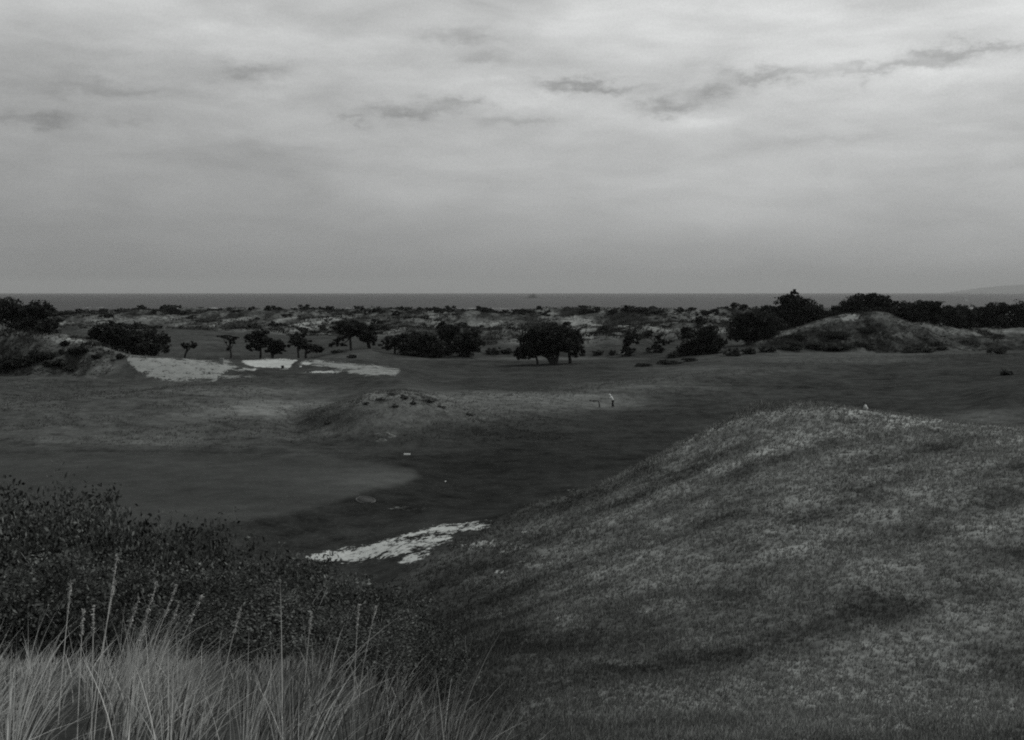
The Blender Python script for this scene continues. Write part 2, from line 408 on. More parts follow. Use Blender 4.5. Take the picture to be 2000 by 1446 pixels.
MOWN = poly_mask(GU + 4 * fbm(GX / 4., GY / 4., 71, 3), GV + 2 * fbm(GX / 4., GY / 4., 73, 3), GREEN, 7.0) * ((dd_ > 56) & (dd_ < 99))
jit_u = 5 * fbm(GX / 3., GY / 3., 61, 3); jit_v = 3 * fbm(GX / 3., GY / 3., 67, 3)
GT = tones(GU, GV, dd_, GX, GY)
GT = GT * (1 - MOWN) + MOWN * (.045 + .020 * np.exp(-((GU - 740) / 110.) ** 2 - ((GV - 935) / 20.) ** 2) + .010 * fbm(GX / 14., GY / 6., 83, 3))
SAND = np.zeros(GU.shape); STONE = np.full(GU.shape, .3)
REG = np.zeros(GU.shape, int)           # which named piece of ground a vertex belongs to
REGN = ['fairway', 'grass_hillside', 'dune_ridge', 'dune_hill', 'dune_knoll', 'grass_mound']
REG[hill_mask(GU, dd_) > .5] = 1
REG[dune_mask(GU, dd_) > .5] = 2
_a, _b = rough_dune(GU, dd_)
REG[_a > .5] = 3; REG[_b > .5] = 4
REG[mound_mask(GU, dd_) > .5] = 5
REGN.append('putting_green'); REG[MOWN > .5] = 6
for i, (nm, poly, d0, d1, tone, soft) in enumerate(SANDS):
    k = 2.2 if i == 3 else 2.0
    m = poly_mask(GU + jit_u * k * .6, GV + jit_v * k * .5, poly, soft) * ((dd_ > d0) & (dd_ < d1))
    SAND = np.maximum(SAND, m * (.50 if i == 3 else .92 if i == 1 else .70)); STONE = np.where(m > .02, tone, STONE)
    REG[m > .5] = 7 + i
    REGN.append(nm)
for (u, v, ru, rv, k, tone, d0, d1) in SCRAPS:
    r = ((GU - u + jit_u * .5) / ru) ** 2 + ((GV - v + jit_v * .3) / rv) ** 2
    m = k * np.exp(-r * .8) * ((dd_ > d0) & (dd_ < d1))
    SAND = np.maximum(SAND, m); STONE = np.where((m > .1) & (SAND <= m + 1e-6), tone, STONE)

def mat_ground():
    m = bpy.data.materials.new('turf and sand'); m.use_nodes = True
    m.node_tree.nodes.clear(); g = NT(m.node_tree)
    geo = g.n('ShaderNodeNewGeometry')
    P = geo.outputs['Position']
    def attr(nm):
        a = g.n('ShaderNodeAttribute'); a.attribute_name = nm; return a.outputs['Fac']
    tone, sand, st = attr('tone'), attr('sand'), attr('sand_tone')
    fine = g.noise(P, 3.2, 5, .65)
    mid = g.noise(P, .55, 5, .6)
    big = g.noise(P, .11, 4, .55)
    vary = g.m('ADD', g.m('ADD', g.m('MULTIPLY', g.m('SUBTRACT', fine, .5), 1.6), g.m('MULTIPLY', g.m('SUBTRACT', mid, .5), 1.9)), g.m('MULTIPLY', g.m('SUBTRACT', big, .5), 1.3))
    mown = attr('mown')
    vary = g.m('MULTIPLY', vary, g.mixf(mown, 1.0, .45))
    grass = g.m('MULTIPLY', tone, g.m('MAXIMUM', g.m('ADD', 1.0, vary), .25))
    brk = g.m('ADD', g.m('MULTIPLY', g.m('SUBTRACT', fine, .5), 2.2), g.m('MULTIPLY', g.m('SUBTRACT', mid, .5), 2.2))
    sm = g.mapr(g.m('ADD', g.m('MULTIPLY', sand, 1.25), brk), .50, .66, 0., 1.)
    sm = g.m('MULTIPLY', sm, g.mapr(sand, .02, .2, 0, 1))
    sandc = g.m('MULTIPLY', st, g.m('ADD', .92, g.m('MULTIPLY', vary, .35)))
    col = g.mixf(sm, grass, sandc)
    b = g.n('ShaderNodeBsdfDiffuse')
    g.put(b.inputs['Color'], g.tint(col, (.955, 1.0, .97)))
    b.inputs['Roughness'].default_value = .6
    bump = g.n('ShaderNodeBump'); bump.inputs['Strength'].default_value = .55; bump.inputs['Distance'].default_value = .12
    g.put(bump.inputs['Height'], g.m('ADD', fine, g.m('MULTIPLY', mid, 1.6)))
    g.put(b.inputs['Normal'], bump.outputs[0])
    o = g.n('ShaderNodeOutputMaterial'); g.put(o.inputs[0], b.outputs[0])
    return m
M_GROUND = mat_ground()

def build_ground():
    V = np.stack([GX, GY, GZ], -1).reshape(-1, 3)
    idx = np.arange(NR * NC).reshape(NR, NC)
    Q = np.stack([idx[:-1, :-1], idx[:-1, 1:], idx[1:, 1:], idx[1:, :-1]], -1).reshape(-1, 4)
    # normals of the whole sheet so the pieces shade without seams
    dR = np.gradient(np.stack([GX, GY, GZ], -1), axis=0); dC = np.gradient(np.stack([GX, GY, GZ], -1), axis=1)
    N = np.cross(dC, dR); N /= np.linalg.norm(N, axis=-1, keepdims=True)
    N = N.reshape(-1, 3)
    T, S, ST, MW = GT.ravel(), SAND.ravel(), STONE.ravel(), MOWN.ravel()
    reg = REG.ravel()[Q[:, 0]]
    for r, nm in enumerate(REGN):
        q = Q[reg == r]
        if not len(q): continue
        used, inv = np.unique(q, return_inverse=True)
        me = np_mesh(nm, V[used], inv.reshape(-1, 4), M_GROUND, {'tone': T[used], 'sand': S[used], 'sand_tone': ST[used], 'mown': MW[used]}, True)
        me.normals_split_custom_set_from_vertices([tuple(n) for n in N[used]])
        o = obj(nm, me)
        tag(o, kind='structure')
build_ground()

# ------------------------------------------------------------------ sea, surf, island, headland
def mat_sea():
    m = bpy.data.materials.new('sea water'); m.use_nodes = True
    m.node_tree.nodes.clear(); g = NT(m.node_tree)
    geo = g.n('ShaderNodeNewGeometry')
    s = g.n('ShaderNodeVectorMath', operation='MULTIPLY'); g.put(s.inputs[0], geo.outputs['Position']); s.inputs[1].default_value = (.004, .0011, .01)
    n = g.noise(s.outputs[0], 1.0, 6, .65)
    n2 = g.noise(geo.outputs['Position'], .05, 4, .6)
    b = g.n('ShaderNodeBsdfPrincipled')
    g.put(b.inputs['Base Color'], g.tint(g.m('MULTIPLY', .008, g.m('ADD', .55, g.m('MULTIPLY', n, .9))), (.97, 1, .98)))
    b.inputs['Roughness'].default_value = .55
    b.inputs['Specular IOR Level'].default_value = .18
    bump = g.n('ShaderNodeBump'); bump.inputs['Strength'].default_value = .5; bump.inputs['Distance'].default_value = 1.2
    g.put(bump.inputs['Height'], n2); g.put(b.inputs['Normal'], bump.outputs[0])
    o = g.n('ShaderNodeOutputMaterial'); g.put(o.inputs[0], b.outputs[0])
    return m
def simple(name, val, rough=.8, var=.0, scale=8., tint=(.965, 1, .98), spec=.2):
    m = bpy.data.materials.new(name); m.use_nodes = True
    m.node_tree.nodes.clear(); g = NT(m.node_tree)
    b = g.n('ShaderNodeBsdfPrincipled'); b.inputs['Roughness'].default_value = rough
    b.inputs['Specular IOR Level'].default_value = spec
    tcn = g.n('ShaderNodeTexCoord')
    n = g.noise(tcn.outputs['Object'], scale, 4, .6)
    g.put(b.inputs['Base Color'], g.tint(g.m('MULTIPLY', val, g.m('ADD', 1 - var, g.m('MULTIPLY', n, 2 * var))), tint))
    o = g.n('ShaderNodeOutputMaterial'); g.put(o.inputs[0], b.outputs[0])
    return m
ys = np.array([690, 900, 1300, 1900, 2600, 4000, 6500, 10000, 16000, 30000.])
xs = np.linspace(-1, 1, 21)
SX = xs[None, :] * (ys[:, None] * 1.1 + 300); SY = np.repeat(ys[:, None], 21, 1)
ii = np.arange(len(ys) * 21).reshape(len(ys), 21)
sea = obj('sea', np_mesh('sea', np.stack([SX, SY, SX * 0], -1).reshape(-1, 3), np.stack([ii[:-1, :-1], ii[:-1, 1:], ii[1:, 1:], ii[1:, :-1]], -1).reshape(-1, 4), mat_sea(), None, True))
tag(sea, kind='structure')
M_FOAM = simple('surf foam', .5, .9, .3, .02)
sv, sf = [], []
for (ua, ub, d, wd) in [(305, 400, 1930, 18), (380, 465, 2010, 12), (560, 640, 2100, 10), (640, 700, 1990, 10), (820, 900, 1900, 16), (885, 1015, 1960, 14), (1270, 1330, 1930, 10), (1430, 1492, 1880, 16), (1560, 1610, 2000, 10), (1860, 1960, 2000, 10), (150, 220, 2100, 8)]:
    n = 30; b0 = len(sv)
    for k in range(n + 1):
        u = ua + (ub - ua) * k / n
        dm = d + 25 * math.sin(k * .5 + ua) + 12 * math.sin(k * 1.3)
        ww = wd * math.sin(math.pi * k / n) * (.6 + .4 * math.sin(k * .9 + d)) + .3
        for s in (-1, 1):
            sv.append(((u - CU) / F * d, dm + s * ww, .35))
    for k in range(n): sf.append((b0 + 2*k, b0 + 2*k + 2, b0 + 2*k + 3, b0 + 2*k + 1))
tag(obj('surf', np_mesh('surf', sv, sf, M_FOAM)), kind='structure')

def hump(name, cx, cy, prof, depth, mat, seed, rough=.25, zb=-3.):
    """a rocky island: prof is a list of (x, height); its plan tapers in depth"""
    px = np.array([p[0] for p in prof], float); ph = np.array([p[1] for p in prof], float)
    nx, ny = 90, 26
    X = np.linspace(px[0], px[-1], nx); Y = np.linspace(-1, 1, ny)
    H = np.interp(X, px, ph)
    XX = np.repeat(X[None, :], ny, 0); YY = Y[:, None] * depth * np.ones(nx)[None, :]
    f = np.clip(1 - Y ** 2, 0, 1)[:, None] ** .7
    Z = H[None, :] * f * (1 + rough * fbm(XX / (px[-1] - px[0]) * 14, YY / depth * 4, seed, 4)) + zb * (1 - f)
    Z[:, 0] = zb; Z[:, -1] = zb
    ii = np.arange(nx * ny).reshape(ny, nx)
    me = np_mesh(name, np.stack([XX, YY, Z], -1).reshape(-1, 3), np.stack([ii[:-1, :-1], ii[:-1, 1:], ii[1:, 1:], ii[1:, :-1]], -1).reshape(-1, 4), mat)
    return obj(name, me, None, (cx, cy, 0))
M_ROCK = simple('island rock', .05, .9, .45, .03)
DI = 5600.; q = DI / F
isl = hump('rocky_island', (1042 - CU) * q, DI, [(x * q, h * q) for x, h in [(-22, 0), (-17, 1.4), (-11, 2.6), (-6, 6), (-3, 6.6), (0, 8.3), (4, 6.8), (7, 4.6), (11, 3.2), (17, 1.6), (23, .3)]], 45, M_ROCK, 5)
tag(isl, 'small dark pointed rock island alone far out on the sea', 'island', kind='structure')
isl2 = hump('rock_islet', (1115 - CU) * q, DI + 200, [(-8 * q, 0), (-3 * q, 1.6 * q), (0, 2.0 * q), (4 * q, 1.4 * q), (7 * q, 0)], 14, M_ROCK, 9)
tag(isl2, 'tiny low rock barely rising from the sea right of the island', 'islet', kind='structure')
DH = 42000.; q = DH / F
hl = hump('headland', (1975 - CU) * q, DH, [(x * q, h * q) for x, h in [(-95, 1), (-70, 6), (-45, 11), (-20, 13), (0, 15), (40, 17), (90, 15), (150, 16), (220, 10)]], 2600, simple('distant hills', .05, .9, .3, .001), 13, .08, -30.)
tag(hl, kind='structure')

# ------------------------------------------------------------------ foliage
def mat_leaf(name, lo, hi, tint=(.95, 1, .96), trans=.15, up=0.):
    m = bpy.data.materials.new(name); m.use_nodes = True
    m.node_tree.nodes.clear(); g = NT(m.node_tree)
    a = g.n('ShaderNodeAttribute'); a.attribute_name = 'tone'
    v = g.mixf(a.outputs['Fac'], lo, hi)
    c = g.tint(v, tint)
    d = g.n('ShaderNodeBsdfDiffuse'); g.put(d.inputs[0], c)
    t = g.n('ShaderNodeBsdfTranslucent'); g.put(t.inputs[0], c)
    if up:                                  # grass shades like the sward it stands in
        geo = g.n('ShaderNodeNewGeometry')
        sc_ = g.n('ShaderNodeVectorMath', operation='SCALE'); g.put(sc_.inputs[0], geo.outputs['Normal']); sc_.inputs['Scale'].default_value = 1 - up
        ad = g.n('ShaderNodeVectorMath', operation='ADD'); g.put(ad.inputs[0], sc_.outputs[0]); ad.inputs[1].default_value = (0, 0, up)
        nm = g.n('ShaderNodeVectorMath', operation='NORMALIZE'); g.put(nm.inputs[0], ad.outputs[0])
        g.put(d.inputs['Normal'], nm.outputs[0])
    mx = g.n('ShaderNodeMixShader'); mx.inputs[0].default_value = trans
    g.put(mx.inputs[1], d.outputs[0]); g.put(mx.inputs[2], t.outputs[0])
    o = g.n('ShaderNodeOutputMaterial'); g.put(o.inputs[0], mx.outputs[0])
    return m
M_PINE = mat_leaf('dark pine foliage', .007, .048)
M_BELT = mat_leaf('grey green foliage', .018, .055)
M_TUSSOCK = mat_leaf('dull tussock grass', .035, .10, (.96, 1, .965), .2, .3)
M_SCRUB = mat_leaf('matted scrub', .016, .065, trans=.15, up=.3)
M_SHRUB = mat_leaf('dune shrub leaves', .012, .05)
M_BUSH = mat_leaf('bramble leaves', .012, .20, trans=.25)
M_GRASS = mat_leaf('dry grass', .025, .72, (.985, 1, .97), .3, .55)
M_TUFT = mat_leaf('hill grass tufts', .02, .19, (.96, 1, .965), .12, .88)
M_BARK = simple('dark bark', .022, .95, .5, 3.)

def leaf_quads(C, size, rng, flat=.0, aspect=1.6):
    """one randomly turned quad at each centre"""
    n = len(C)
    a = rng.normal(size=(n, 3)); a[:, 2] *= (1 - flat); a /= np.linalg.norm(a, axis=1, keepdims=True)
    b = rng.normal(size=(n, 3)); b -= a * (a * b).sum(1, keepdims=True); b /= np.linalg.norm(b, axis=1, keepdims=True)
    s = (size * rng.uniform(.6, 1.35, n))[:, None]
    a = a * s * .5 * aspect; b = b * s * .5
    V = np.stack([C - a, C - b * .9 + a * .1, C + a, C + b * .9 - a * .1], 1).reshape(-1, 3)
    return V, np.arange(4 * n).reshape(n, 4)

def blob_points(c, r, n, rng, sub=.34, per=26):
    """points gathered into twiggy clumps within an ellipsoid"""
    nc = max(6, int(n / per))
    d = rng.normal(size=(nc, 3)); d /= np.linalg.norm(d, axis=1, keepdims=True)
    rad = rng.uniform(.25, 1.0, (nc, 1)) ** .6 * rng.uniform(.86, 1.1, (nc, 1))
    cc = d * rad
    k = rng.integers(0, nc, n)
    p = cc[k] + np.clip(rng.normal(size=(n, 3)), -1.7, 1.7) * sub * .5 * rng.uniform(.5, 1.1, (nc, 1))[k]
    shade = rng.uniform(0, 1, nc)[k] * .55 + rng.uniform(0, .45, n)
    return np.array(c) + p * np.array(r), shade

def tube(path, r0, r1, sides=7, start=0):
    P = np.array(path, float); n = len(P); V = []; Fc = []
    for i in range(n):
        t = P[min(i + 1, n - 1)] - P[max(i - 1, 0)]; t = t / (np.linalg.norm(t) + 1e-9)
        a = np.cross(t, (0.3, 1, .1)); a /= np.linalg.norm(a); b = np.cross(t, a)
        r = r0 + (r1 - r0) * (i / (n - 1)) ** .8
        for k in range(sides):
            an = 2 * math.pi * k / sides
            V.append(P[i] + r * (math.cos(an) * a + math.sin(an) * b))
    for i in range(n - 1):
        for k in range(sides):
            k2 = (k + 1) % sides
            Fc.append((start + i*sides + k, start + i*sides + k2, start + (i+1)*sides + k2, start + (i+1)*sides + k))
    return V, Fc
def tubes(lst):
    V, Fc = [], []
    for (path, r0, r1) in lst:
        v, f = tube(path, r0, r1, 7, len(V)); V += v; Fc += f
    return V, Fc
def bend(a, b, wob, rng, n=6):
    a = np.array(a, float); b = np.array(b, float)
    out = []
    o = rng.normal(size=3) * wob
    for i in range(n):
        t = i / (n - 1)
        out.append(a + (b - a) * t + o * math.sin(math.pi * t) + rng.normal(size=3) * wob * .25 * (0 < i < n - 1))
    return out

NSEED = [100]
def tree(name, label, cat, u, d, lobes, trunks=None, mat=None, group=None, leaf=.36, dens=3.2, v_base=None, trunk_r=.2, depth=.85):
    """lobes are (u, v, ru, rv) seen at distance d; trunks are the photo columns (foot, top) of the stems"""
    NSEED[0] += 1
    rng = np.random.default_rng(NSEED[0])
    k = d / F
    x0, y0 = at(u, d); z0 = gz(x0, y0)
    root = tag(empty(name, (x0, y0, z0)), label, cat, group)
    if u > 1440 and d > 245: lobes = [(a_, b_ - .03 * q_, p_ * 1.14, q_ * 1.12) for a_, b_, p_, q_ in lobes]
    V, Fc, T = [], [], []; nv = 0
    cents = []
    for j, (lu, lv, ru, rv) in enumerate(lobes):
        c = np.array([(lu - u) * k, rng.uniform(-.35, .35) * min(ru * k, 3.), HC - (lv - V0) * k - z0])
        rx, rz = ru * k, rv * k; ry = max(rx * depth * rng.uniform(.8, 1.1), rz * .8)
        n = int(dens * math.pi * rx * rz / (leaf * leaf * .5) * 1.25) + 40
        p, sh = blob_points(c, (rx, ry, rz), n, rng)
        p[:, 2] = np.maximum(p[:, 2], .05)
        v, f = leaf_quads(p, leaf, rng, .25)
        V.append(v); Fc.append(f + nv); nv += len(v); T.append(np.repeat(sh, 4))
        cents.append((c, rx, rz))
    obj('crown', np_mesh('crown', np.concatenate(V), np.concatenate(Fc), mat or M_PINE, {'tone': np.concatenate(T)}), root)
    lst = []
    for (fu, tu, tv) in (trunks or [(u, u + 2, None)]):
        fx = (fu - u) * k
        fz = gz(x0 + fx, y0) - z0 - .15
        top = np.array([(tu - u) * k, 0, (HC - (tv - V0) * k - z0) if tv else cents[0][0][2]])
        path = bend((fx, 0, fz), top, .12, rng)
        lst.append((path, trunk_r, trunk_r * .5))
        lst.append(([path[0] + np.array((-.02, 0, -.1)), path[1] * .5 + path[0] * .5], trunk_r * 1.5, trunk_r * .9))
        for (c, rx, rz) in cents:
            s = path[rng.integers(2, 5)]
            if abs(c[0] - top[0]) < max(rx * 2.2, 5):
                lst.append((bend(s, c + np.array((rng.uniform(-.4, .4) * rx, 0, .1 * rz)), .2, rng, 5), trunk_r * .5, .04))
    V, Fc = tubes(lst)
    obj('trunk', np_mesh('trunk', V, Fc, M_BARK, None, True), root)
    return root

# trees seen one by one across the middle distance
tree('pine_tree', 'large dark windswept tree on top of the dune at the far left edge', 'tree', 60, 206, [(50,612,46,24), (15,604,40,20), (78,604,26,16), (100,613,22,10), (60,635,44,20), (-30,610,60,28)])
tree('pine_tree', 'dark rounded bushy tree at the right foot of the left edge dune tree', 'tree', 98, 203, [(96,640,24,18), (108,630,18,10), (88,652,26,12), (70,650,26,14)])
tree('pine_tree', 'broad black rounded tree behind the left dune, wider of the joined pair', 'tree', 230, 207, [(212,650,36,20), (248,653,36,22), (196,656,24,9), (224,638,22,10), (228,676,40,18), (262,672,26,20)], [(226, 226, 660), (250, 248, 660)])
tree('pine_tree', 'black tree right of the broad one with a low limb reaching right', 'tree', 296, 210, [(290,664,28,22), (322,662,17,10), (300,682,30,14), (276,672,24,22), (322,674,10,10)], [(306, 300, 665)])
tree('small_tree', 'smallest lone tree with a flat clipped crown on a leaning trunk', 'tree', 361, 226, [(368,676,14,7), (360,673,8,5), (377,675,7,8)], [(361, 367, 676)], trunk_r=.26, leaf=.3)
tree('small_tree', 'thin tree with a ragged one sided top left of the paired trees', 'tree', 452, 228, [(446,660,16,5), (432,657,10,3), (450,668,10,6), (455,662,7,6), (446,682,4,4)], [(452, 446, 662)], trunk_r=.25, leaf=.3)
tree('pine_tree', 'left tree of the pair behind the white bunker, taller and spreading left', 'tree', 508, 226, [(505,662,23,15), (490,658,12,8), (514,650,13,8), (502,678,20,8), (520,668,14,10)], [(508, 507, 664)], trunk_r=.3)
tree('pine_tree', 'right tree of the pair behind the white bunker with a rounded crown', 'tree', 532, 225, [(534,678,20,13), (546,674,13,12), (528,668,12,9), (538,688,16,6)], [(532, 530, 672)], trunk_r=.36)
tree('pine_tree', 'upright narrow tree beside the low spreading one, between two sand bunkers', 'tree', 583, 226, [(580,664,16,13), (588,654,9,8), (572,674,11,8), (588,676,13,8)], [(583, 582, 664)], trunk_r=.26)
tree('pine_tree', 'low tree spreading to the right above the right end of the bunker', 'tree', 596, 226, [(608,680,20,10), (598,672,13,8), (622,683,11,6)], [(596, 600, 678)], trunk_r=.34)
tree('umbrella_pine', 'tall flat topped umbrella pine with a bare trunk and low left branches', 'tree', 686, 232, [(684,636,32,10), (662,638,14,7), (704,641,22,10), (676,649,20,7), (690,652,14,8), (660,664,14,5), (651,674,9,6), (664,673,12,5), (672,662,8,4)], [(687, 683, 640)], trunk_r=.34, leaf=.32)
tree('pine_tree', 'rounded pine leaning against the right side of the umbrella pine', 'tree', 723, 238, [(716,652,18,16), (726,660,11,16), (708,658,12,12), (724,644,12,8), (712,644,16,8)], [(723, 720, 655), (721, 714, 650)], trunk_r=.36)
tree('pine_tree', 'pine with open lower limbs and a bare trunk at the left end of the thicket', 'tree', 770, 233, [(764,664,17,9), (755,674,14,6), (780,668,18,12), (760,680,14,4), (784,680,12,5)], [(771, 768, 664)], trunk_r=.3, leaf=.32)
tree('dense_tree', 'very dense black rounded tree in the middle of the thicket', 'tree', 822, 233, [(812,668,30,18), (838,668,28,18), (800,684,28,16), (830,688,34,14), (850,682,28,18), (790,660,16,8)], [(822, 822, 672)])
tree('dense_tree', 'dark tree rising highest at the back of the black thicket', 'tree', 876, 240, [(876,652,22,16), (868,638,14,8), (882,666,24,16), (872,684,24,14), (888,644,12,10)], [(876, 876, 655)])
tree('dense_tree', 'separate rounded dark tree at the right end of the thicket', 'tree', 916, 236, [(914,664,28,20), (908,684,26,14), (932,668,16,16), (900,672,16,18), (926,650,16,8)], [(914, 914, 670)])
tree('cypress_tree', 'big spreading tree with a stout forked trunk alone on the meadow', 'tree', 1080, 215, [(1078,658,52,20), (1046,668,36,22), (1098,664,34,24), (1084,643,34,8), (1060,684,32,12), (1068,650,40,14), (1026,686,22,12)], [(1082, 1072, 668), (1084, 1094, 668), (1080, 1058, 676)], trunk_r=.5, leaf=.38)
tree('cypress_tree', 'slim trunked tree joined to the right side of the big spreading tree', 'tree', 1113, 218, [(1122,664,20,18), (1132,676,12,14), (1112,656,20,14), (1130,690,16,8), (1116,676,20,12)], [(1114, 1112, 668)], trunk_r=.38)
tree('cypress_tree', 'small leaning tree under the left boughs of the big spreading tree', 'tree', 1050, 214, [(1030,686,26,12), (1016,697,13,7), (1034,698,20,6), (1042,680,22,14)], [(1051, 1044, 686)], trunk_r=.3)
tree('dark_bush', 'narrow upright dark bush at the foot of the dunes', 'bush', 1228, 240, [(1236,658,17,9), (1232,670,16,12), (1224,684,16,10), (1228,692,10,5)])
tree('dark_bush', 'forked dark bush on a pale sandy slope, right of the narrow one', 'bush', 1282, 244, [(1292,668,15,6), (1280,682,20,8), (1268,652,14,6), (1290,658,12,5), (1284,690,12,5)])
tree('dense_tree', 'broad dark tree standing in front of the sandy gap in the dunes', 'tree', 1366, 232, [(1364,660,40,20), (1384,646,26,10), (1346,650,16,12), (1342,688,26,12), (1384,692,32,13), (1396,668,22,18), (1366,680,40,16), (1322,694,16,8)], [(1366, 1366, 680)])
tree('dense_tree', 'leaning dark tree left of the tallest pine on the knoll', 'tree', 1474, 252, [(1466,640,40,24), (1448,654,24,14), (1492,652,24,18), (1476,622,34,12), (1450,632,18,12), (1494,664,18,10)], [(1470, 1470, 650)])
tree('pine_tree', 'tallest pine with a pointed crown breaking the sea horizon', 'tree', 1552, 278, [(1548,590,26,13), (1536,585,14,8), (1552,575,9,7), (1556,606,44,15), (1570,596,24,12), (1540,624,52,18), (1592,616,20,14), (1545,644,50,20), (1502,614,24,14), (1602,624,12,10)], [(1552, 1552, 590)], trunk_r=.4)
tree('pine_tree', 'wide crowned pine directly behind the top of the knoll', 'tree', 1690, 292, [(1690,592,38,16), (1654,604,28,12), (1690,580,18,8), (1716,588,22,12), (1664,592,14,8), (1640,608,18,10), (1700,608,50,14), (1660,620,40,12)], [(1690, 1690, 600)], trunk_r=.35)
tree('pine_tree', 'rounded pine right of the wide crowned one behind the knoll', 'tree', 1748, 294, [(1750,602,24,14), (1740,594,12,7), (1758,612,28,14), (1776,606,10,8)], [(1750, 1750, 608)])
tree('pine_tree', 'flat topped pine above the right shoulder of the knoll', 'tree', 1812, 298, [(1812,594,26,7), (1806,606,30,14), (1796,620,34,14), (1832,608,14,12)], [(1812, 1812, 610)])
tree('dense_tree', 'low dark tree filling the gap under the left boughs of the tallest pine', 'tree', 1512, 268, [(1512,634,24,16), (1500,622,18,12), (1520,648,22,14)], [(1512, 1512, 640)])
tree('dense_tree', 'low dark tree between the tallest pine and the wide crowned pine', 'tree', 1622, 290, [(1622,616,20,10), (1612,622,20,12), (1634,612,14,8)], [(1622, 1622, 618)])
tree('dense_tree', 'low dark tree between the rounded pine and the flat topped pine', 'tree', 1782, 300, [(1782,610,20,12), (1776,622,24,14), (1792,604,12,8)], [(1782, 1782, 614)])
BELT = 'tree belt at the right edge'
tree('grey_tree', 'paler grey tree at the left end of the tree belt', 'tree', 1850, 316, [(1850,614,22,14), (1842,628,26,14), (1866,624,18,18), (1852,604,14,6)], mat=M_BELT, group=BELT)
tree('belt_tree', 'dark tree second from the left in the belt beside the paler grey tree', 'tree', 1884, 318, [(1882,616,20,14), (1886,632,24,14), (1876,604,14,8)], group=BELT)
tree('grey_tree', 'grey tree in the middle of the belt with a dark tree on each side', 'tree', 1918, 320, [(1916,614,20,16), (1920,632,24,14), (1926,604,12,6)], mat=M_BELT, group=BELT)
tree('belt_tree', 'tallest dark tree of the belt, close to the right edge', 'tree', 1950, 318, [(1950,610,22,16), (1946,630,24,16), (1960,600,12,8)], group=BELT)
tree('belt_tree', 'dark tree at the right end of the belt, beyond the tallest one', 'tree', 1990, 318, [(1988,610,24,18), (1992,632,26,16), (1984,602,14,6)], group=BELT)

# low shrubs that stand apart
def shrub_at(label, u, v, ru, rv, d=None, mat=None, group=None, name='low_shrub', leaf=.3, dmin=150, dens=2.6):
    if d is None: d = hit(u, v, dmin)[1]
    x, y = at(u, d); z = gz(x, y); k = d / F
    vb = V0 + (HC - z) / k
    rng = np.random.default_rng(int(u * 7 + v))
    lobes = [(u + rng.uniform(-.45, .45) * ru, vb - rv * rng.uniform(.5, .9), ru * rng.uniform(.5, .75), rv * rng.uniform(.7, 1.0)) for _ in range(4)] + [(u, vb - rv * .7, ru * .85, rv * .8)]
    return tree(name, label, 'shrub', u, d, lobes, [(u, u, vb - rv)], mat or M_SHRUB, group, leaf, dens, trunk_r=.1)
DS = 'low shrubs on the left dune hill'
for (u, v, ru, rv, lab) in [(84,704,34,11,'large black shrub low on the left dune at the picture edge'), (112,716,30,9,'long dark shrub running down the foot of the left dune'), (140,724,20,5,'lowest tapering shrub at the tip of the left dune foot'),
        (152,690,24,8,'dark oval shrub midway up the left dune'), (120,692,8,5,'tiny round shrub left of the oval one on the left dune'), (128,676,10,6,'small shrub just under the left dune crest'),
        (232,701,10,5,'small dark shrub beside the top corner of the left sand slope'), (188,700,10,5,'small shrub between the oval shrub and the sand slope'), (40,716,40,12,'black shrub mass past the left picture edge')]:
    shrub_at(lab, u, v, ru, rv, group=DS)
KS = 'shrubs on and around the knoll'
for (u, v, ru, rv, lab) in [(1432,696,20,9,'shrub touching the right side of the broad dark tree'), (1462,692,20,8,'dark round shrub in the row leading to the knoll'), (1500,688,22,8,'shrub at the left foot of the knoll'),
        (1545,684,28,10,'dark shrub low on the left face of the knoll'), (1590,682,26,9,'dark shrub at the centre foot of the knoll'), (1640,684,34,9,'wide dark shrub at the foot of the knoll under its top'), (1690,680,24,8,'shrub at the right of the wide one under the knoll top'),
        (1560,662,24,7,'shrub midway up the left face of the knoll'), (1640,660,34,8,'dark matted shrub across the middle of the knoll'), (1690,650,22,6,'shrub high on the knoll below its bare sandy top'),
        (1786,690,26,7,'low dark shrub out on the turf right of the knoll'), (1826,678,20,6,'shrub on the right shoulder slope of the knoll'), (1838,684,14,4,'small dark shrub at the right tip of the knoll'), (1812,690,14,5,'little shrub between two others right of the knoll'),
        (1948,692,22,6,'dark scrub on the small hummock at the right edge'), (1962,746,10,6,'dark bush cut by the right edge above the pale bank'), (1968,768,12,4,'lowest dark bush cut by the right edge')]:
    shrub_at(lab, u, v, ru, rv, group=KS, mat=M_SCRUB, leaf=.26, dens=1.7)
MS = 'shrubs along the far edge of the meadow'
for (u, v, ru, rv, lab) in [(962,692,18,8,'dark shrub between the thicket and the big spreading tree'), (990,692,14,7,'lighter shrub against the left boughs of the spreading tree'), (1170,694,12,6,'grey shrub right of the slim trunked tree'), (1196,694,10,6,'grey shrub left of the narrow upright bush'),
        (686,700,10,4,'small dark shrub below the umbrella pine'), (660,690,16,4,'low dark shrub left below the umbrella pine'), (1305,712,26,5,'ground hugging scrub at the far edge of the meadow'), (1260,716,20,4,'low scrub left of the ground hugging scrub on the meadow'), (1350,706,18,4,'scrub in front of the broad dark tree'), (1312,700,14,7,'round bush at the left foot of the broad dark tree')]:
    shrub_at(lab, u, v, ru, rv, group=MS, mat=M_SCRUB, leaf=.26, dens=1.8)

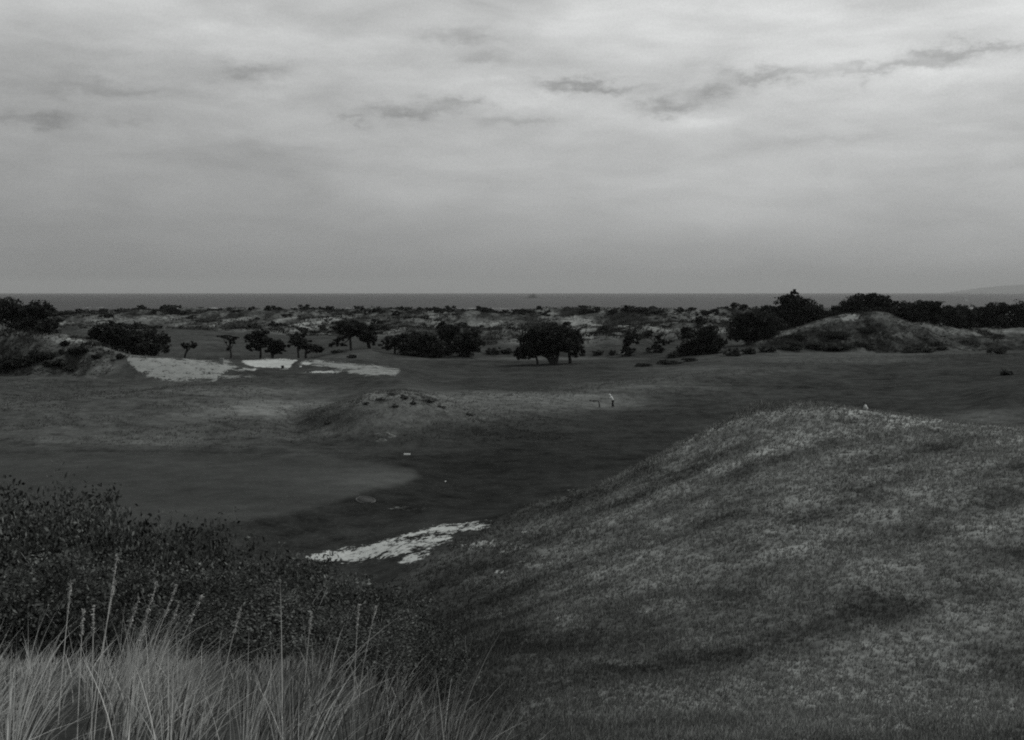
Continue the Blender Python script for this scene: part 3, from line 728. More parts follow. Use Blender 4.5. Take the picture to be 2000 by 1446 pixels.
MD = 'dark tussocks on the grassy mound'
for (u, v, ru, rv, lab) in [(742,783,9,4,'dark tussock at the left of the mound crest'), (766,772,8,3,'dark tussock right on the mound crest'), (790,778,12,4,'broad dark tussock just under the middle of the mound crest'), (838,786,15,5,'largest dark tussock on the right shoulder of the mound'),
        (716,790,7,3,'small tussock on the upper left flank of the mound'), (806,790,7,3,'small tussock between the broad and the largest mound tussocks'), (862,797,9,3,'tussock at the right below the largest mound tussock'), (772,796,8,3,'tussock lowest on the middle of the mound'), (640,828,8,3,'small tussock on the left edge ridge of the mound'), (918,812,10,3,'dark tussock by the pale bare patch right of the mound')]:
    shrub_at(lab, u, v, ru * 1.15, rv * .7, group=MD, name='grass_tussock', leaf=.15, dmin=100, mat=M_TUSSOCK, dens=1.3)

# shrubs scattered over the far dunes: countable, too alike to tell apart
PROT = []
for k in range(6):
    rng = np.random.default_rng(900 + k)
    V, Fc, T = [], [], []; nv = 0
    for j in range(3):
        p, sh = blob_points((rng.uniform(-.5, .5), rng.uniform(-.4, .4), rng.uniform(.35, .5)), (rng.uniform(.5, .8), .6, rng.uniform(.4, .55)), 110, rng)
        p[:, 2] = np.maximum(p[:, 2], .0)
        v, f = leaf_quads(p, .22, rng, .2)
        V.append(v); Fc.append(f + nv); nv += len(v); T.append(np.repeat(sh, 4))
    PROT.append(np_mesh('dune_shrub', np.concatenate(V), np.concatenate(Fc), M_SHRUB, {'tone': np.concatenate(T)}))
rng = np.random.default_rng(4242)
cnt = 0; PLACED = []
while cnt < 290:
    u = rng.uniform(40, 1560); d = rng.uniform(345, 600) if rng.uniform() < .6 else rng.normal(560, 14)
    if 1020 < u < 1480 and rng.uniform() < .25: d = rng.uniform(255, 345)
    x, y = at(u, d)
    if dune_mask(np.array([u]), np.array([d]))[0] < .8: continue
    z = gz(x, y); v = V0 + F * (HC - z) / d
    dens = .30 + .9 * math.exp(-((v - 613) / 7.) ** 2) + .45 * math.exp(-((v - 650) / 7.) ** 2)
    dens += .7 * (float(fbm(np.array([x / 40.]), np.array([y / 30.]), 77, 3)[0]))
    for (pu, pv, pr, ph) in [(935, 632, 55, 10), (1140, 636, 30, 14), (1280, 645, 80, 7), (620, 640, 50, 10)]:
        if ((u - pu) / pr) ** 2 + ((v - pv) / ph) ** 2 < 1: dens -= .6
    if rng.uniform() > dens: continue
    o = obj('dune_shrub', PROT[rng.integers(0, 6)])
    big = 1 + .5 * (1150 < u < 1450 and v < 625) * rng.uniform(0, 1.5)
    sx = (1.2 + 3.2 * rng.uniform() ** 1.4) * big
    o.location = (x, y, z - .15); o.scale = (sx, sx * rng.uniform(.8, 1.1), min(sx * rng.uniform(.5, .9), 3.2)); o.rotation_euler = (0, 0, rng.uniform(0, 6.28))
    PLACED.append((o, u, v, sx))
    cnt += 1

# each shrub is told apart by its row on the dunes, by what stands below it and by its size there
MARKS = [(0, 'right of the far left trees'), (150, 'above the broad black tree'), (310, 'above the smallest lone tree'), (410, 'above the thin ragged tree'), (480, 'above the paired trees'),
         (555, 'above the upright narrow tree'), (630, 'above the umbrella pine'), (740, 'above the thicket\'s left half'), (850, 'above the thicket\'s right half'), (945, 'just left of the spreading tree'),
         (1005, 'above the spreading tree\'s left half'), (1080, 'above the spreading tree\'s right half'), (1150, 'just right of the spreading tree'), (1205, 'above the narrow upright bush'), (1260, 'above the forked bush'), (1315, 'above the broad dark tree'), (1420, 'above the leaning dark tree')]
CELLS = {}
ORD = ['first', 'second', 'third', 'fourth', 'fifth', 'sixth', 'seventh', 'eighth', 'ninth', 'tenth', 'eleventh', 'twelfth', 'thirteenth', 'fourteenth', 'fifteenth', 'sixteenth']
for (o, u, v, sx) in PLACED:
    mk = [m for m in MARKS if m[0] <= u][-1][1]
    row = 'on the far skyline' if v < 617 else ('halfway down the dunes' if v < 636 else 'at the dune foot')
    CELLS.setdefault((row, mk), []).append((u, sx, o))
for (row, mk), lst in CELLS.items():
    lst.sort(key=lambda t: t[0])
    big_ = max(lst, key=lambda t: t[1])
    for k, (u, sx, o) in enumerate(lst):
        if len(lst) == 1: w_ = 'lone dark shrub'
        elif o is big_[2]: w_ = 'largest dark shrub'
        elif k == 0: w_ = 'leftmost dark shrub'
        elif k == len(lst) - 1: w_ = 'rightmost dark shrub'
        else:
            w_ = ORD[k] + ' dark shrub from left' if k < len(lst) / 2 else ORD[len(lst) - 1 - k] + ' dark shrub from right'
        tag(o, w_ + ' ' + row + ', ' + mk, 'shrub', 'shrubs scattered over the far dunes')

def small_scrub():
    rng = np.random.default_rng(515)
    V, Fc, T = [], [], []; nv = 0; n = 0
    base = []
    for me in PROT:
        co = np.empty(len(me.vertices) * 3, np.float32); me.vertices.foreach_get('co', co); co = co.reshape(-1, 4, 3)[::3]
        base.append(co)
    while n < 1500:
        u = rng.uniform(40, 1520); d = rng.uniform(255, 590)
        if dune_mask(np.array([u]), np.array([d]))[0] < .7: continue
        x, y = at(u, d)
        p = float(fbm(np.array([x / 14.]), np.array([y / 50.]), 97, 3)[0])
        if rng.uniform() > .45 + 1.6 * p: continue
        sc_ = (.45 + 1.3 * rng.uniform() ** 2)
        b = base[rng.integers(0, 6)]; a = rng.uniform(0, 6.28); c_, s_ = math.cos(a), math.sin(a)
        q = b * np.array((sc_, sc_, sc_ * rng.uniform(.5, .9)))
        q = np.stack([q[..., 0] * c_ - q[..., 1] * s_ + x, q[..., 0] * s_ + q[..., 1] * c_ + y, q[..., 2] + gz(x, y) - .1], -1).reshape(-1, 3)
        V.append(q); Fc.append(np.arange(len(q)).reshape(-1, 4) + nv); nv += len(q)
        T.append(np.clip(rng.uniform(0, 1, len(q) // 4).repeat(4) * .8 + rng.uniform(-.1, .5), 0, 1)); n += 1
    tag(obj('dune_scrub', np_mesh('dune_scrub', np.concatenate(V), np.concatenate(Fc), M_SHRUB, {'tone': np.concatenate(T)})), kind='stuff')
small_scrub()

# uncountable low scrub and marram on the dunes
def tufts(name, X, Y, Z, h, wdt, tone, mat, rng, blades=6, spread=.35, lean=(.25, .05), kind='stuff'):
    n = len(X)
    nb = n * blades
    i = np.repeat(np.arange(n), blades)
    an = rng.uniform(0, 6.283, nb); rd = rng.uniform(0, 1, nb) ** .5
    hh = (h[i] * rng.uniform(.55, 1.15, nb))
    bx = X[i] + np.cos(an) * rd * spread * h[i]; by = Y[i] + np.sin(an) * rd * spread * h[i]; bz = Z[i] - .02
    lx = np.cos(an) * rd * .6 + lean[0] + rng.normal(size=nb) * .22; ly = np.sin(an) * rd * .6 + lean[1] + rng.normal(size=nb) * .22
    wv = wdt[i] * rng.uniform(.7, 1.3, nb) * .5
    fa = rng.uniform(0, 3.1416, nb); wx = np.cos(fa) * wv; wy = np.sin(fa) * wv * .6
    b0 = np.stack([bx - wx, by - wy, bz], 1); b1 = np.stack([bx + wx, by + wy, bz], 1)
    tp = np.stack([bx + lx * hh, by + ly * hh, bz + hh], 1)
    V = np.stack([b0, b1, tp], 1).reshape(-1, 3)
    tt = np.clip(tone[i] + rng.normal(size=nb) * .07, 0, 1)
    o = obj(name, np_mesh(name, V, np.arange(3 * nb).reshape(nb, 3), mat, {'tone': np.repeat(tt, 3)}))
    return tag(o, kind=kind)

def tone01(t): return np.clip((t - .02) / .17, 0, 1)
rng = np.random.default_rng(31)
# near hillside turf: density follows the picture so it stays cheap
N = 135000
u = rng.uniform(560, 2500, N); d = np.exp(rng.uniform(math.log(9), math.log(80), N))
x = (u - CU) / F * d; z = ground_z(x, d); v = V0 + F * (HC - z) / d
keep = hill_mask(u, d) > rng.uniform(.02, .6, N)
u, d, x, z, v = u[keep], d[keep], x[keep], z[keep], v[keep]
t = tones(u, v, d, x, d)
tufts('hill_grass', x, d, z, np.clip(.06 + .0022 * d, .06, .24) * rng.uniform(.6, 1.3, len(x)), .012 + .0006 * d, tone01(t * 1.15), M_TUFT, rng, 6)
# longer pale grass along the crest of the hillside
N = 900
u = np.concatenate([rng.normal(1490, 34, N // 2), rng.uniform(1230, 1640, N // 2)]); d = np.interp(u, UG, KD[5]) + rng.normal(-.6, 1.3, N)
x = (u - CU) / F * d; z = ground_z(x, d)
tufts('crest_grass', x, d, z, rng.uniform(.18, .42, N) * np.where(np.abs(u - 1490) < 40, 1.2, .8), np.full(N, .05), rng.uniform(.15, 1.0, N), M_TUFT, rng, 8, .6)
# ragged longer grass along the mound crest and its ridge
N = 750
u = np.concatenate([rng.normal(770, 70, 300), rng.uniform(600, 1150, 450)]); d = np.where(np.arange(N) < 300, np.interp(u, UG, KD[8]) + rng.normal(-1.5, 2.2, N), np.interp(u, UG, np.where(UG < 900, KD[8], KD[9])) + rng.normal(-.5, 2.5, N))
x = (u - CU) / F * d; z = ground_z(x, d)
pt = fbm(x / 2.5, d / 3., 57, 3)
tufts('ridge_grass', x, d, z, rng.uniform(.12, .32, N), np.full(N, .06), np.clip(.62 + 1.1 * pt + rng.normal(size=N) * .12, .04, .9), M_TUFT, rng, 7, .9)
# rough grass on mounds, ridges and the left bank
N = 60000
u = rng.uniform(0, 2050, N); d = np.exp(rng.uniform(math.log(96), math.log(275), N))
x = (u - CU) / F * d; z = ground_z(x, d); v = V0 + F * (HC - z) / d
a, b = rough_dune(u, d); mo = mound_mask(u, d) * .6
left = sstep(u, 620, 450) * sstep(d, 98, 106) * (1 - sstep(d, 160, 170))
ridge = sstep(u, 900, 1050) * np.exp(-((d - np.interp(u, UG, KD[9])) / 9.) ** 2)
pr = np.clip(a + b + mo + left * .6 * (fbm(x / 9., d / 5., 3, 3) > -.05) + ridge * .5, 0, 1)
sandy = np.zeros(len(u))
for s in SANDS[:3]: sandy = np.maximum(sandy, poly_mask(u, v, s[1], 4))
keep = (rng.uniform(0, 1, len(u)) < pr) & (sandy < .3)
u, d, x, z, v = u[keep], d[keep], x[keep], z[keep], v[keep]
t = tones(u, v, d, x, d)
tufts('rough_grass', x, d, z, rng.uniform(.10, .30, len(x)), .05 + rng.uniform(0, .05, len(x)), tone01(t * 1.35), M_TUFT, rng, 5, 1.2)
# marram and matted scrub on the far dunes
N = 34000
u = np.concatenate([rng.uniform(30, 1700, 24000), rng.uniform(-150, 250, 3500), rng.uniform(1420, 1960, 6500)]); d = np.concatenate([rng.uniform(255, 600, 24000), rng.uniform(170, 200, 3500), rng.uniform(238, 285, 6500)]); x = (u - CU) / F * d; z = ground_z(x, d); v = V0 + F * (HC - z) / d
a, b = rough_dune(u, d)
keep = (dune_mask(u, d) + a + b > .6)
u, d, x, z, v = u[keep], d[keep], x[keep], z[keep], v[keep]
nearer = (d < 288) & ((u < 260) | (u > 1420))
pt = np.where(nearer, fbm(x / 4., d / 12., 88, 4, .6) - .1, fbm(x / 15., d / 60., 88, 4, .6))
tn = np.where(pt > .10, rng.uniform(0, .10, len(x)), tone01(tones(u, v, d, x, d)))
tufts('dune_grass', x, d, z, np.where(pt > .10, rng.uniform(.6, 1.5, len(x)), rng.uniform(.3, .8, len(x))) * np.where(nearer, .5, 1), rng.uniform(.15, .4, len(x)) * np.where(nearer, .6, 1), tn, M_TUFT, rng, 6, .7)

# ------------------------------------------------------------------ foreground bushes
def bush_mesh(seed, n, leaf):
    rng = np.random.default_rng(seed)
    V, Fc, T = [], [], []; nv = 0
    for j in range(9):
        a = rng.uniform(0, 6.28)
        c = (math.cos(a) * rng.uniform(.1, .65), math.sin(a) * rng.uniform(.1, .65), rng.uniform(.35, .78))
        p, sh = blob_points(c, (.5, .5, .32), n // 9, rng, .30, 40)
        p[:, 2] = np.abs(p[:, 2])
        v, f = leaf_quads(p, leaf, rng, .0, 1.9)
        V.append(v); Fc.append(f + nv); nv += len(v); T.append(np.repeat(np.clip((sh ** 1.8) * (.55 + .7 * rng.uniform()) + rng.normal(size=len(sh)) * .10, 0, 1), 4))
    leaves = np_mesh('leaves', np.concatenate(V), np.concatenate(Fc), M_BUSH, {'tone': np.concatenate(T)})
    lst = []
    for j in range(100):
        a = rng.uniform(0, 6.28); r = rng.uniform(.3, .95)
        e = np.array((math.cos(a) * r, math.sin(a) * r, rng.uniform(.35, .93)))
        lst.append((bend((rng.uniform(-.1, .1), rng.uniform(-.1, .1), -.05), e, .10, rng, 6), .007, .002))
    tv, tf = tubes(lst)
    return leaves, np_mesh('twigs', tv, tf, M_TWIG, None, True)
M_TWIG = simple('pale twigs', .15, .9, .4, 12.)
BM = [bush_mesh(300 + k, 42000, .017) for k in range(3)]
BUSHES = [  # centre column, distance, top row, width in metres, label
    (-70, 12.6, 940, 1.9, 'leafy bush past the left picture edge, foot hidden by grass'),
    (70, 12.5, 958, 1.9, 'tallest leafy dark bush at the left edge above the pale grass'),
    (225, 12.3, 992, 1.7, 'leafy bush with an uneven knobbly top right of the tallest one'),
    (330, 12.0, 1018, 1.5, 'leafy bush whose right shoulder drops at the middle of the thicket'),
    (130, 9.6, 1080, 1.5, 'dark bush close behind the tall pale grass on the left'),
    (310, 9.6, 1110, 1.5, 'dark bush close behind the leaning grass stalks'),
    (470, 10.8, 1082, 1.6, 'lower leafy bush in the middle of the foreground thicket'),
    (590, 10.6, 1112, 1.5, 'low dark bush left below the bare sand scrape'),
    (480, 8.6, 1165, 1.3, 'dark low bush nearest the camera in the middle of the grass'),
    (700, 10.2, 1160, 1.2, 'low bush right of the dark one, tapering toward the turf'),
    (640, 8.4, 1205, 1.1, 'small grassy bush behind the short grass'),
    (795, 9.6, 1228, .8, 'last small bush at the right end of the thicket'),
]
for i, (u, d, vt, wd, lab) in enumerate(BUSHES):
    x, y = at(u, d); z = gz(x, y)
    top = zv(d, vt)
    h = max(top - z, .35)
    root = tag(empty('leafy_bush', (x, y, z)), lab, 'bush', 'leafy bushes of the foreground thicket')
    lv = obj('leaves', BM[i % 3][0], root); tw = obj('twigs', BM[i % 3][1], root)
    for o in (lv, tw):
        o.scale = (wd * .88, wd * .8, h / 1.08); o.rotation_euler = (0, 0, i * 1.37)

# ------------------------------------------------------------------ foreground grass
def blades(name, U, D, L, wd, lean, tone, rng, mat, seg=5, parent=None):
    n = len(U)
    x = (U - CU) / F * D; y = D; z = ground_z(x, y) - .03
    t = np.linspace(0, 1, seg + 1)
    dirx = lean; diry = rng.normal(size=n) * .18
    cx = x[:, None] + (dirx * L)[:, None] * (t ** 1.7)[None, :]
    cy = y[:, None] + (diry * L)[:, None] * (t ** 1.5)[None, :]
    cz = z[:, None] + (L * np.sqrt(np.clip(1 - (dirx * .75) ** 2, .2, 1)))[:, None] * (t - .12 * np.abs(dirx)[:, None] * t ** 3)
    ww = wd[:, None] * (1 - t ** 2.2 * .92)[None, :] * .5
    fa = rng.uniform(-.7, .7, n)[:, None]
    Vl = np.stack([cx - ww * np.cos(fa), cy - ww * np.sin(fa), cz], -1); Vr = np.stack([cx + ww * np.cos(fa), cy + ww * np.sin(fa), cz], -1)
    V = np.stack([Vl, Vr], 2).reshape(n, (seg + 1) * 2, 3)
    base = np.arange(n)[:, None] * (seg + 1) * 2
    Fc = np.concatenate([np.stack([base[:, 0] + 2*k, base[:, 0] + 2*k + 1, base[:, 0] + 2*k + 3, base[:, 0] + 2*k + 2], 1) for k in range(seg)])
    return obj(name, np_mesh(name, V.reshape(-1, 3), Fc, mat, {'tone': np.repeat(tone, (seg + 1) * 2)}), parent)
rng = np.random.default_rng(77)
nc = 130
cu = np.concatenate([rng.uniform(-170, 380, 72), rng.uniform(300, 900, nc - 72)]); cd = rng.uniform(3.8, 6.4, nc)
ci = rng.integers(0, nc, 3000)
off = rng.normal(size=(3000, 2))
U = cu[ci] + off[:, 0] * 17; D = cd[ci] + off[:, 1] * .07
ctone = rng.uniform(-.22, .22, nc)[ci]
cl = (rng.uniform(0, 1, nc) ** 1.5 - .35)[ci] * .8
vt = np.interp(U, [-150, 57, 180, 300, 420, 600, 750, 860, 960], [1215, 1225, 1212, 1200, 1245, 1232, 1245, 1262, 1295]) + 78 - rng.exponential(26, len(U)) * (.6 + 1.2 * np.clip(cl + .3, 0, 1)) - 60 * cl + 60 * np.clip((U - 800) / 150., 0, 1.5)
vt = np.maximum(vt, 1150)
L = zv(D, vt) - ground_z((U - CU) / F * D, D)
tone = np.clip(np.interp(U, [-150, 250, 420, 620, 960], [.58, .52, .36, .22, .17]) + rng.normal(size=len(U)) * .22 + ctone, .0, 1)
g = blades('tall_grass', U, D, np.clip(L, .10, .95), rng.uniform(.0022, .0052, len(U)), np.clip(.30 + .22 * off[:, 0] + rng.normal(size=len(U)) * .20, -.5, 1.0), tone, rng, M_GRASS)
tag(g, kind='stuff')
# short thatch between the clumps
N2 = 3200
U2 = np.concatenate([rng.uniform(-170, 420, N2 // 2), rng.uniform(380, 940, N2 // 2)]); D2 = rng.uniform(3.6, 7.2, N2)
g = blades('grass_thatch', U2, D2, rng.uniform(.05, .17, N2), rng.uniform(.003, .006, N2), np.clip(rng.normal(.3, .5, N2), -1, 1.1), np.clip(np.interp(U2, [-150, 300, 900], [.40, .26, .12]) + rng.normal(size=N2) * .16, 0, 1), rng, M_GRASS, 3)
tag(g, kind='stuff')
# the grass stalks that rise clear of the rest: a stem and a seed head each
STALKS = [(225,1092,180,4.3,'tallest seed stalk rising far above the pale grass at left'), (208,1150,172,4.4,'upright stalk just left of the tallest one'), (272,1170,200,4.4,'stalk with a bushy seed head right of the tallest'), (300,1145,238,4.6,'feathery stalk leaning right over the dark bush'),
          (330,1158,252,4.5,'slim stalk leaning right beside the feathery one'), (345,1185,268,4.5,'bent stalk between two leaning ones at left'), (290,1195,245,4.2,'short thick stalk leaning under the feathery one'), (180,1190,178,4.4,'straight narrow spike left of the upright stalk'),
          (160,1196,150,4.4,'short spike with a fat seed head at left'), (125,1150,112,4.6,'thin straight stalk standing alone near the left edge'), (470,1190,420,4.6,'single stalk leaning right in the middle gap'), (610,1195,592,5.0,'pale broad flower spike standing in the short grass'),
          (706,1172,690,5.2,'short bright stick of grass at the right of the grass'), (735,1185,695,5.2,'thin stalk leaning right of the bright stick'), (390,1170,300,4.6,'long stalk leaning furthest right among the left clump')]
for (tu, tv, fu, d, lab) in STALKS:
    fx, fy = at(fu, d); fz = gz(fx, fy)
    tx, ty = at(tu, d); tz = zv(d, tv)
    root = tag(empty('grass_stalk', (fx, fy, fz)), lab, 'grass stalk', 'tall grass stalks in the foreground')
    rg = np.random.default_rng(int(tu))
    e = np.array((tx - fx, rg.uniform(-.1, .1), tz - fz))
    path = [e * t + np.array((-.10 * e[0] * math.sin(math.pi * t), 0, .05 * abs(e[0]) * math.sin(math.pi * t))) - np.array((0, 0, .03 * (1 - t))) for t in np.linspace(0, 1, 7)]
    V, Fc = tube(path, .0026, .0013, 5)
    obj('stem', np_mesh('stem', V, Fc, M_GRASS, {'tone': np.full(len(V), .6)}, True), root)
    n = 70
    tt = rg.uniform(.76, 1.02, n)
    C = np.stack([np.array(path[-2]) + (np.array(path[-1]) - np.array(path[-2])) * ((t - .8) / .2) for t in tt]) + rg.normal(size=(n, 3)) * .0028
    V, Fc = leaf_quads(C, .006, rg, 0, 2.4)
    obj('seed_head', np_mesh('seed_head', V, Fc, M_GRASS, {'tone': np.repeat(rg.uniform(.2, .6, n), 4)}), root)

# ------------------------------------------------------------------ golfers and their things
M_SKIN = simple('skin', .32, .6, .05)
M_SHIRT = simple('white shirt', .72, .8, .06)
M_TROUS = simple('dark trousers', .012, .9, .2)
M_HAIR = simple('dark hair', .01, .7, .2)
M_PALEHAIR = simple('white cap', .7, .8, .1)
M_BLACK = simple('black leather', .012, .6, .2)
M_STEEL = simple('dull steel', .12, .4, .1)
M_WHITE = simple('white paint', .7, .6, .1)
M_WOOD = simple('weathered board', .03, .9, .4, 6.)

def skin_mesh(name, verts, edges, rad, mat, levels=2):
    me = bpy.data.meshes.new(name)
    me.from_pydata(verts, edges, [])
    o = bpy.data.objects.new(name + '_tmp', me)
    COL.objects.link(o)
    o.modifiers.new('skin', 'SKIN')
    s = o.modifiers.new('sub', 'SUBSURF'); s.levels = levels; s.render_levels = levels
    lay = me.skin_vertices[0].data
    for i, r in enumerate(rad): lay[i].radius = (r, r)
    lay[0].use_root = True
    bpy.context.view_layer.update()
    dg = bpy.context.evaluated_depsgraph_get()
    out = bpy.data.meshes.new_from_object(o.evaluated_get(dg))
    out.name = name
    out.materials.clear(); out.materials.append(mat)
    for p in out.polygons: p.use_smooth = True
    bpy.data.objects.remove(o)
    return out

def person(loc, label, lean, look, arms, hair_mat, rotz=0.):
    """the figure faces -x; lean is how far the shoulders come forward of the hips"""
    root = tag(empty('person', loc), label, 'person')
    root.rotation_euler = (0, 0, rotz)
    hip = (0, 0, .93); waist = (-lean * .25, 0, 1.10); chest = (-lean * .8, 0, 1.32); neck = (-lean * 1.1, 0, 1.46); head = (-lean * 1.1 - look, 0, 1.60); crown = (-lean * 1.1 - look * 1.35, 0, 1.70)
    V = [hip, waist, chest, neck, head, crown]; E = [(0,1),(1,2),(2,3),(3,4),(4,5)]; Rr = [.13, .125, .14, .055, .085, .06]
    def add(parent, p, r):
        V.append(p); Rr.append(r); E.append((parent, len(V) - 1)); return len(V) - 1
    nose = add(4, (head[0] - .105, 0, 1.585), .018)
    for s in (-1, 1): add(4, (head[0] + .01, s * .088, 1.60), .018)
    sh, legs = [], []
    for s, (el, ha) in zip((-1, 1), arms):
        a = add(2, (chest[0] - .01, s * .18, 1.37), .062); b = add(a, el, .043); c = add(b, ha, .03)
        dirv = (Vector(ha) - Vector(el)).normalized()
        palm = add(c, tuple(Vector(ha) + dirv * .07), .032)
        for k, ln in enumerate((.07, .085, .08, .06)):
            f = Vector(ha) + dirv * .08 + Vector((0, 0, (k - 1.5) * .020))
            f1 = add(palm, tuple(f + dirv * ln * .5), .009); add(f1, tuple(f + dirv * ln * .8 + Vector((.02, -s * .03, 0))), .008)
        t1 = add(c, tuple(Vector(ha) + dirv * .04 + Vector((0, -s * .03, .03))), .011); add(t1, tuple(Vector(ha) + dirv * .08 + Vector((0, -s * .035, .035))), .009)
        sh.append((a, b, c))
    for s, fx in ((-1, -.10), (1, .13)):
        a = add(0, (0, s * .10, .86), .095); b = add(a, (fx * .35 - .03, s * .11, .50), .062); c = add(b, (fx, s * .12, .09), .042); t = add(c, (fx - .16, s * .125, .045), .035)
        legs.append((a, b, c))
    obj('body', skin_mesh('body', V, E, Rr, M_SKIN), root)
    # shirt: torso and upper arms a little larger than the body
    sv = [V[0], V[1], V[2], (neck[0] * .92 + chest[0] * .08, 0, 1.43)]; sr = [.155, .15, .165, .075]; se = [(0,1),(1,2),(2,3)]
    for (a, b, c) in sh:
        sv.append(V[a]); sr.append(.078); se.append((2, len(sv) - 1)); i = len(sv) - 1
        m_ = tuple(Vector(V[a]).lerp(Vector(V[b]), .8)); sv.append(m_); sr.append(.06); se.append((i, len(sv) - 1))
    obj('shirt', skin_mesh('shirt', sv, se, sr, M_SHIRT), root)
    tv = [(0, 0, .95)]; tr = [.15]; te = []
    for (a, b, c) in legs:
        tv.append(V[a]); tr.append(.115); te.append((0, len(tv) - 1))
        tv.append(V[b]); tr.append(.092); te.append((len(tv) - 2, len(tv) - 1))
        tv.append(V[c]); tr.append(.075); te.append((len(tv) - 2, len(tv) - 1))
    obj('trousers', skin_mesh('trousers', tv, te, tr, M_TROUS), root)
    hv = [(head[0] + .02, 0, 1.63), (crown[0] + .01, 0, 1.705), (head[0] + .06, 0, 1.57)]
    obj('hair', skin_mesh('hair', hv, [(0, 1), (0, 2)], [.098, .075, .07], hair_mat), root)
    for s in (-1, 1):
        e = skin_mesh('eye', [(head[0] - .082, s * .032, 1.605), (head[0] - .086, s * .032, 1.605)], [(0, 1)], [.010, .010], M_HAIR, 1)
        obj('eye', e, root)
    x_ = head[0] - .088
    obj('mouth', skin_mesh('mouth', [(x_, -.022, 1.552), (x_, .022, 1.552)], [(0, 1)], [.006, .006], M_HAIR, 1), root)
    return root, V, sh

px, py, pz = hit(1197, 797, 100)
g1, GV_, gs = person((px, py, pz), 'golfer in white shirt and dark trousers bending forward with club held out', .24, .12,
          [((-.46, -.16, 1.24), (-.42, -.09, 1.22)), ((-.30, .17, 1.14), (-.42, .03, 1.20))], M_PALEHAIR)
V, Fc = tube([(0, 0, 0), (-.5, 0, .01), (-1.0, 0, 0)], .012, .008, 6)
club = tag(empty('golf_club', (px - .44, py - .03, pz + 1.22)), 'dark golf club held out level by the white shirted golfer', 'golf club')
obj('shaft', np_mesh('shaft', V, Fc, M_BLACK, None, True), club)
obj('grip', np_mesh('grip', *tube([(.10, 0, 0), (-.16, 0, 0)], .02, .016, 7), M_BLACK, None, True), club)
obj('club_head', skin_mesh('club_head', [(-1.0, 0, 0), (-1.02, 0, -.06), (-1.04, .0, -.16)], [(0, 1), (1, 2)], [.014, .03, .045], M_BLACK), club)

bx, by, bz = hit(1171, 796, 100)
bag = tag(empty('golf_bag', (bx, by, bz)), 'dark golf bag lying level on a thin stand left of the golfer', 'golf bag')
obj('bag_body', skin_mesh('bag_body', [(-.12, 0, .80), (-.35, 0, .79), (-.75, 0, .80), (-.92, 0, .80)], [(0, 1), (1, 2), (2, 3)], [.06, .08, .11, .10], M_BLACK), bag)
for k, (zz, yy) in enumerate(((.84, -.05), (.80, .04), (.86, .05))):
    obj('head_cover', skin_mesh('head_cover', [(-.95, yy, zz), (-1.12, yy, zz + .02), (-1.26, yy, zz)], [(0, 1), (1, 2)], [.035, .08, .07], M_BLACK), bag)
obj('stand', np_mesh('stand', *tube([(0, 0, -.03), (-.03, 0, .4), (-.14, 0, .82)], .075, .06, 7), M_BLACK, None, True), bag)
obj('foot', np_mesh('foot', *tube([(-.16, 0, .02), (.16, 0, .02)], .03, .03, 7), M_BLACK, None, True), bag)
obj('handle', np_mesh('handle', *tube([(-.05, 0, .8), (.06, 0, .86), (.14, 0, .84)], .018, .016, 6), M_BLACK, None, True), bag)

def crest_view(u, v, tall):          # stands where the fairway puts a head of this height at the photo row
    return min(np.arange(92., 175., .5), key=lambda d: abs(V0 + F * (HC - gz(*at(u, d)) - tall) / d - v))
x2, y2 = at(1693.5, crest_view(1693.5, 786., 1.74))
gnd = gz(x2, y2)
person((x2, y2, gnd), 'dark haired person in white seen from the waist up beyond the hill crest', .22, .10,
       [((-.34, -.2, 1.08), (-.42, -.08, .95)), ((-.30, .2, 1.08), (-.42, .06, .95))], M_HAIR)
print('second person stands at', y2, 'ground', gnd)

def box_mesh(name, sx, sy, sz, mat, bev=.01, loc=(0, 0, 0)):
    import bmesh
    bm = bmesh.new()
    bmesh.ops.create_cube(bm, size=1.0)
    for v in bm.verts: v.co = Vector((v.co.x * sx + loc[0], v.co.y * sy + loc[1], v.co.z * sz + loc[2]))
    bmesh.ops.bevel(bm, geom=bm.edges[:], offset=bev, segments=2, affect='EDGES')
    me = bpy.data.meshes.new(name); bm.to_mesh(me); bm.free(); me.materials.append(mat)
    return me
x, y, z = hit(795, 891, 80)
mk = tag(empty('tee_marker', (x, y, z)), 'low white tee marker board lying on the dark fairway', 'tee marker')
obj('board', box_mesh('board', .58, .12, .13, M_WHITE, .015, (0, 0, .15)), mk)
for s in (-1, 1): obj('peg', np_mesh('peg', *tube([(s * .2, 0, -.06), (s * .2, 0, .12)], .02, .02, 6), M_WOOD, None, True), mk)
x, y, z = hit(870, 943, 60)
mk = tag(empty('marker_stone', (x, y, z)), 'small pale round marker on the dark valley turf', 'marker')
obj('ball', skin_mesh('ball', [(0, 0, .05), (0, 0, .12)], [(0, 1)], [.09, .07], M_WHITE), mk)
obj('spike', np_mesh('spike', *tube([(0, 0, -.1), (0, 0, .06)], .015, .02, 6), M_WOOD, None, True), mk)
x, y, z = hit(714, 979, 60)
br = tag(empty('board_frame', (x, y, z)), 'weathered oval board with a pale rim on the dark bank below the green', 'board')
br.rotation_euler = (R(11), R(7), R(-12))
M_RIM = simple('pale rim', .075, .9, .4, 5.)
ring = [(.64 * math.cos(t), .52 * math.sin(t), .07) for t in np.linspace(0, 2 * math.pi, 33)]
obj('rim', np_mesh('rim', *tube(ring, .045, .045, 6), M_RIM, None, True), br)
pv = [(r * .62 * math.cos(t), r * .50 * math.sin(t), zz) for zz, r in ((.075, .02), (.075, 1), (.02, 1)) for t in np.linspace(0, 2 * math.pi, 32, endpoint=False)]
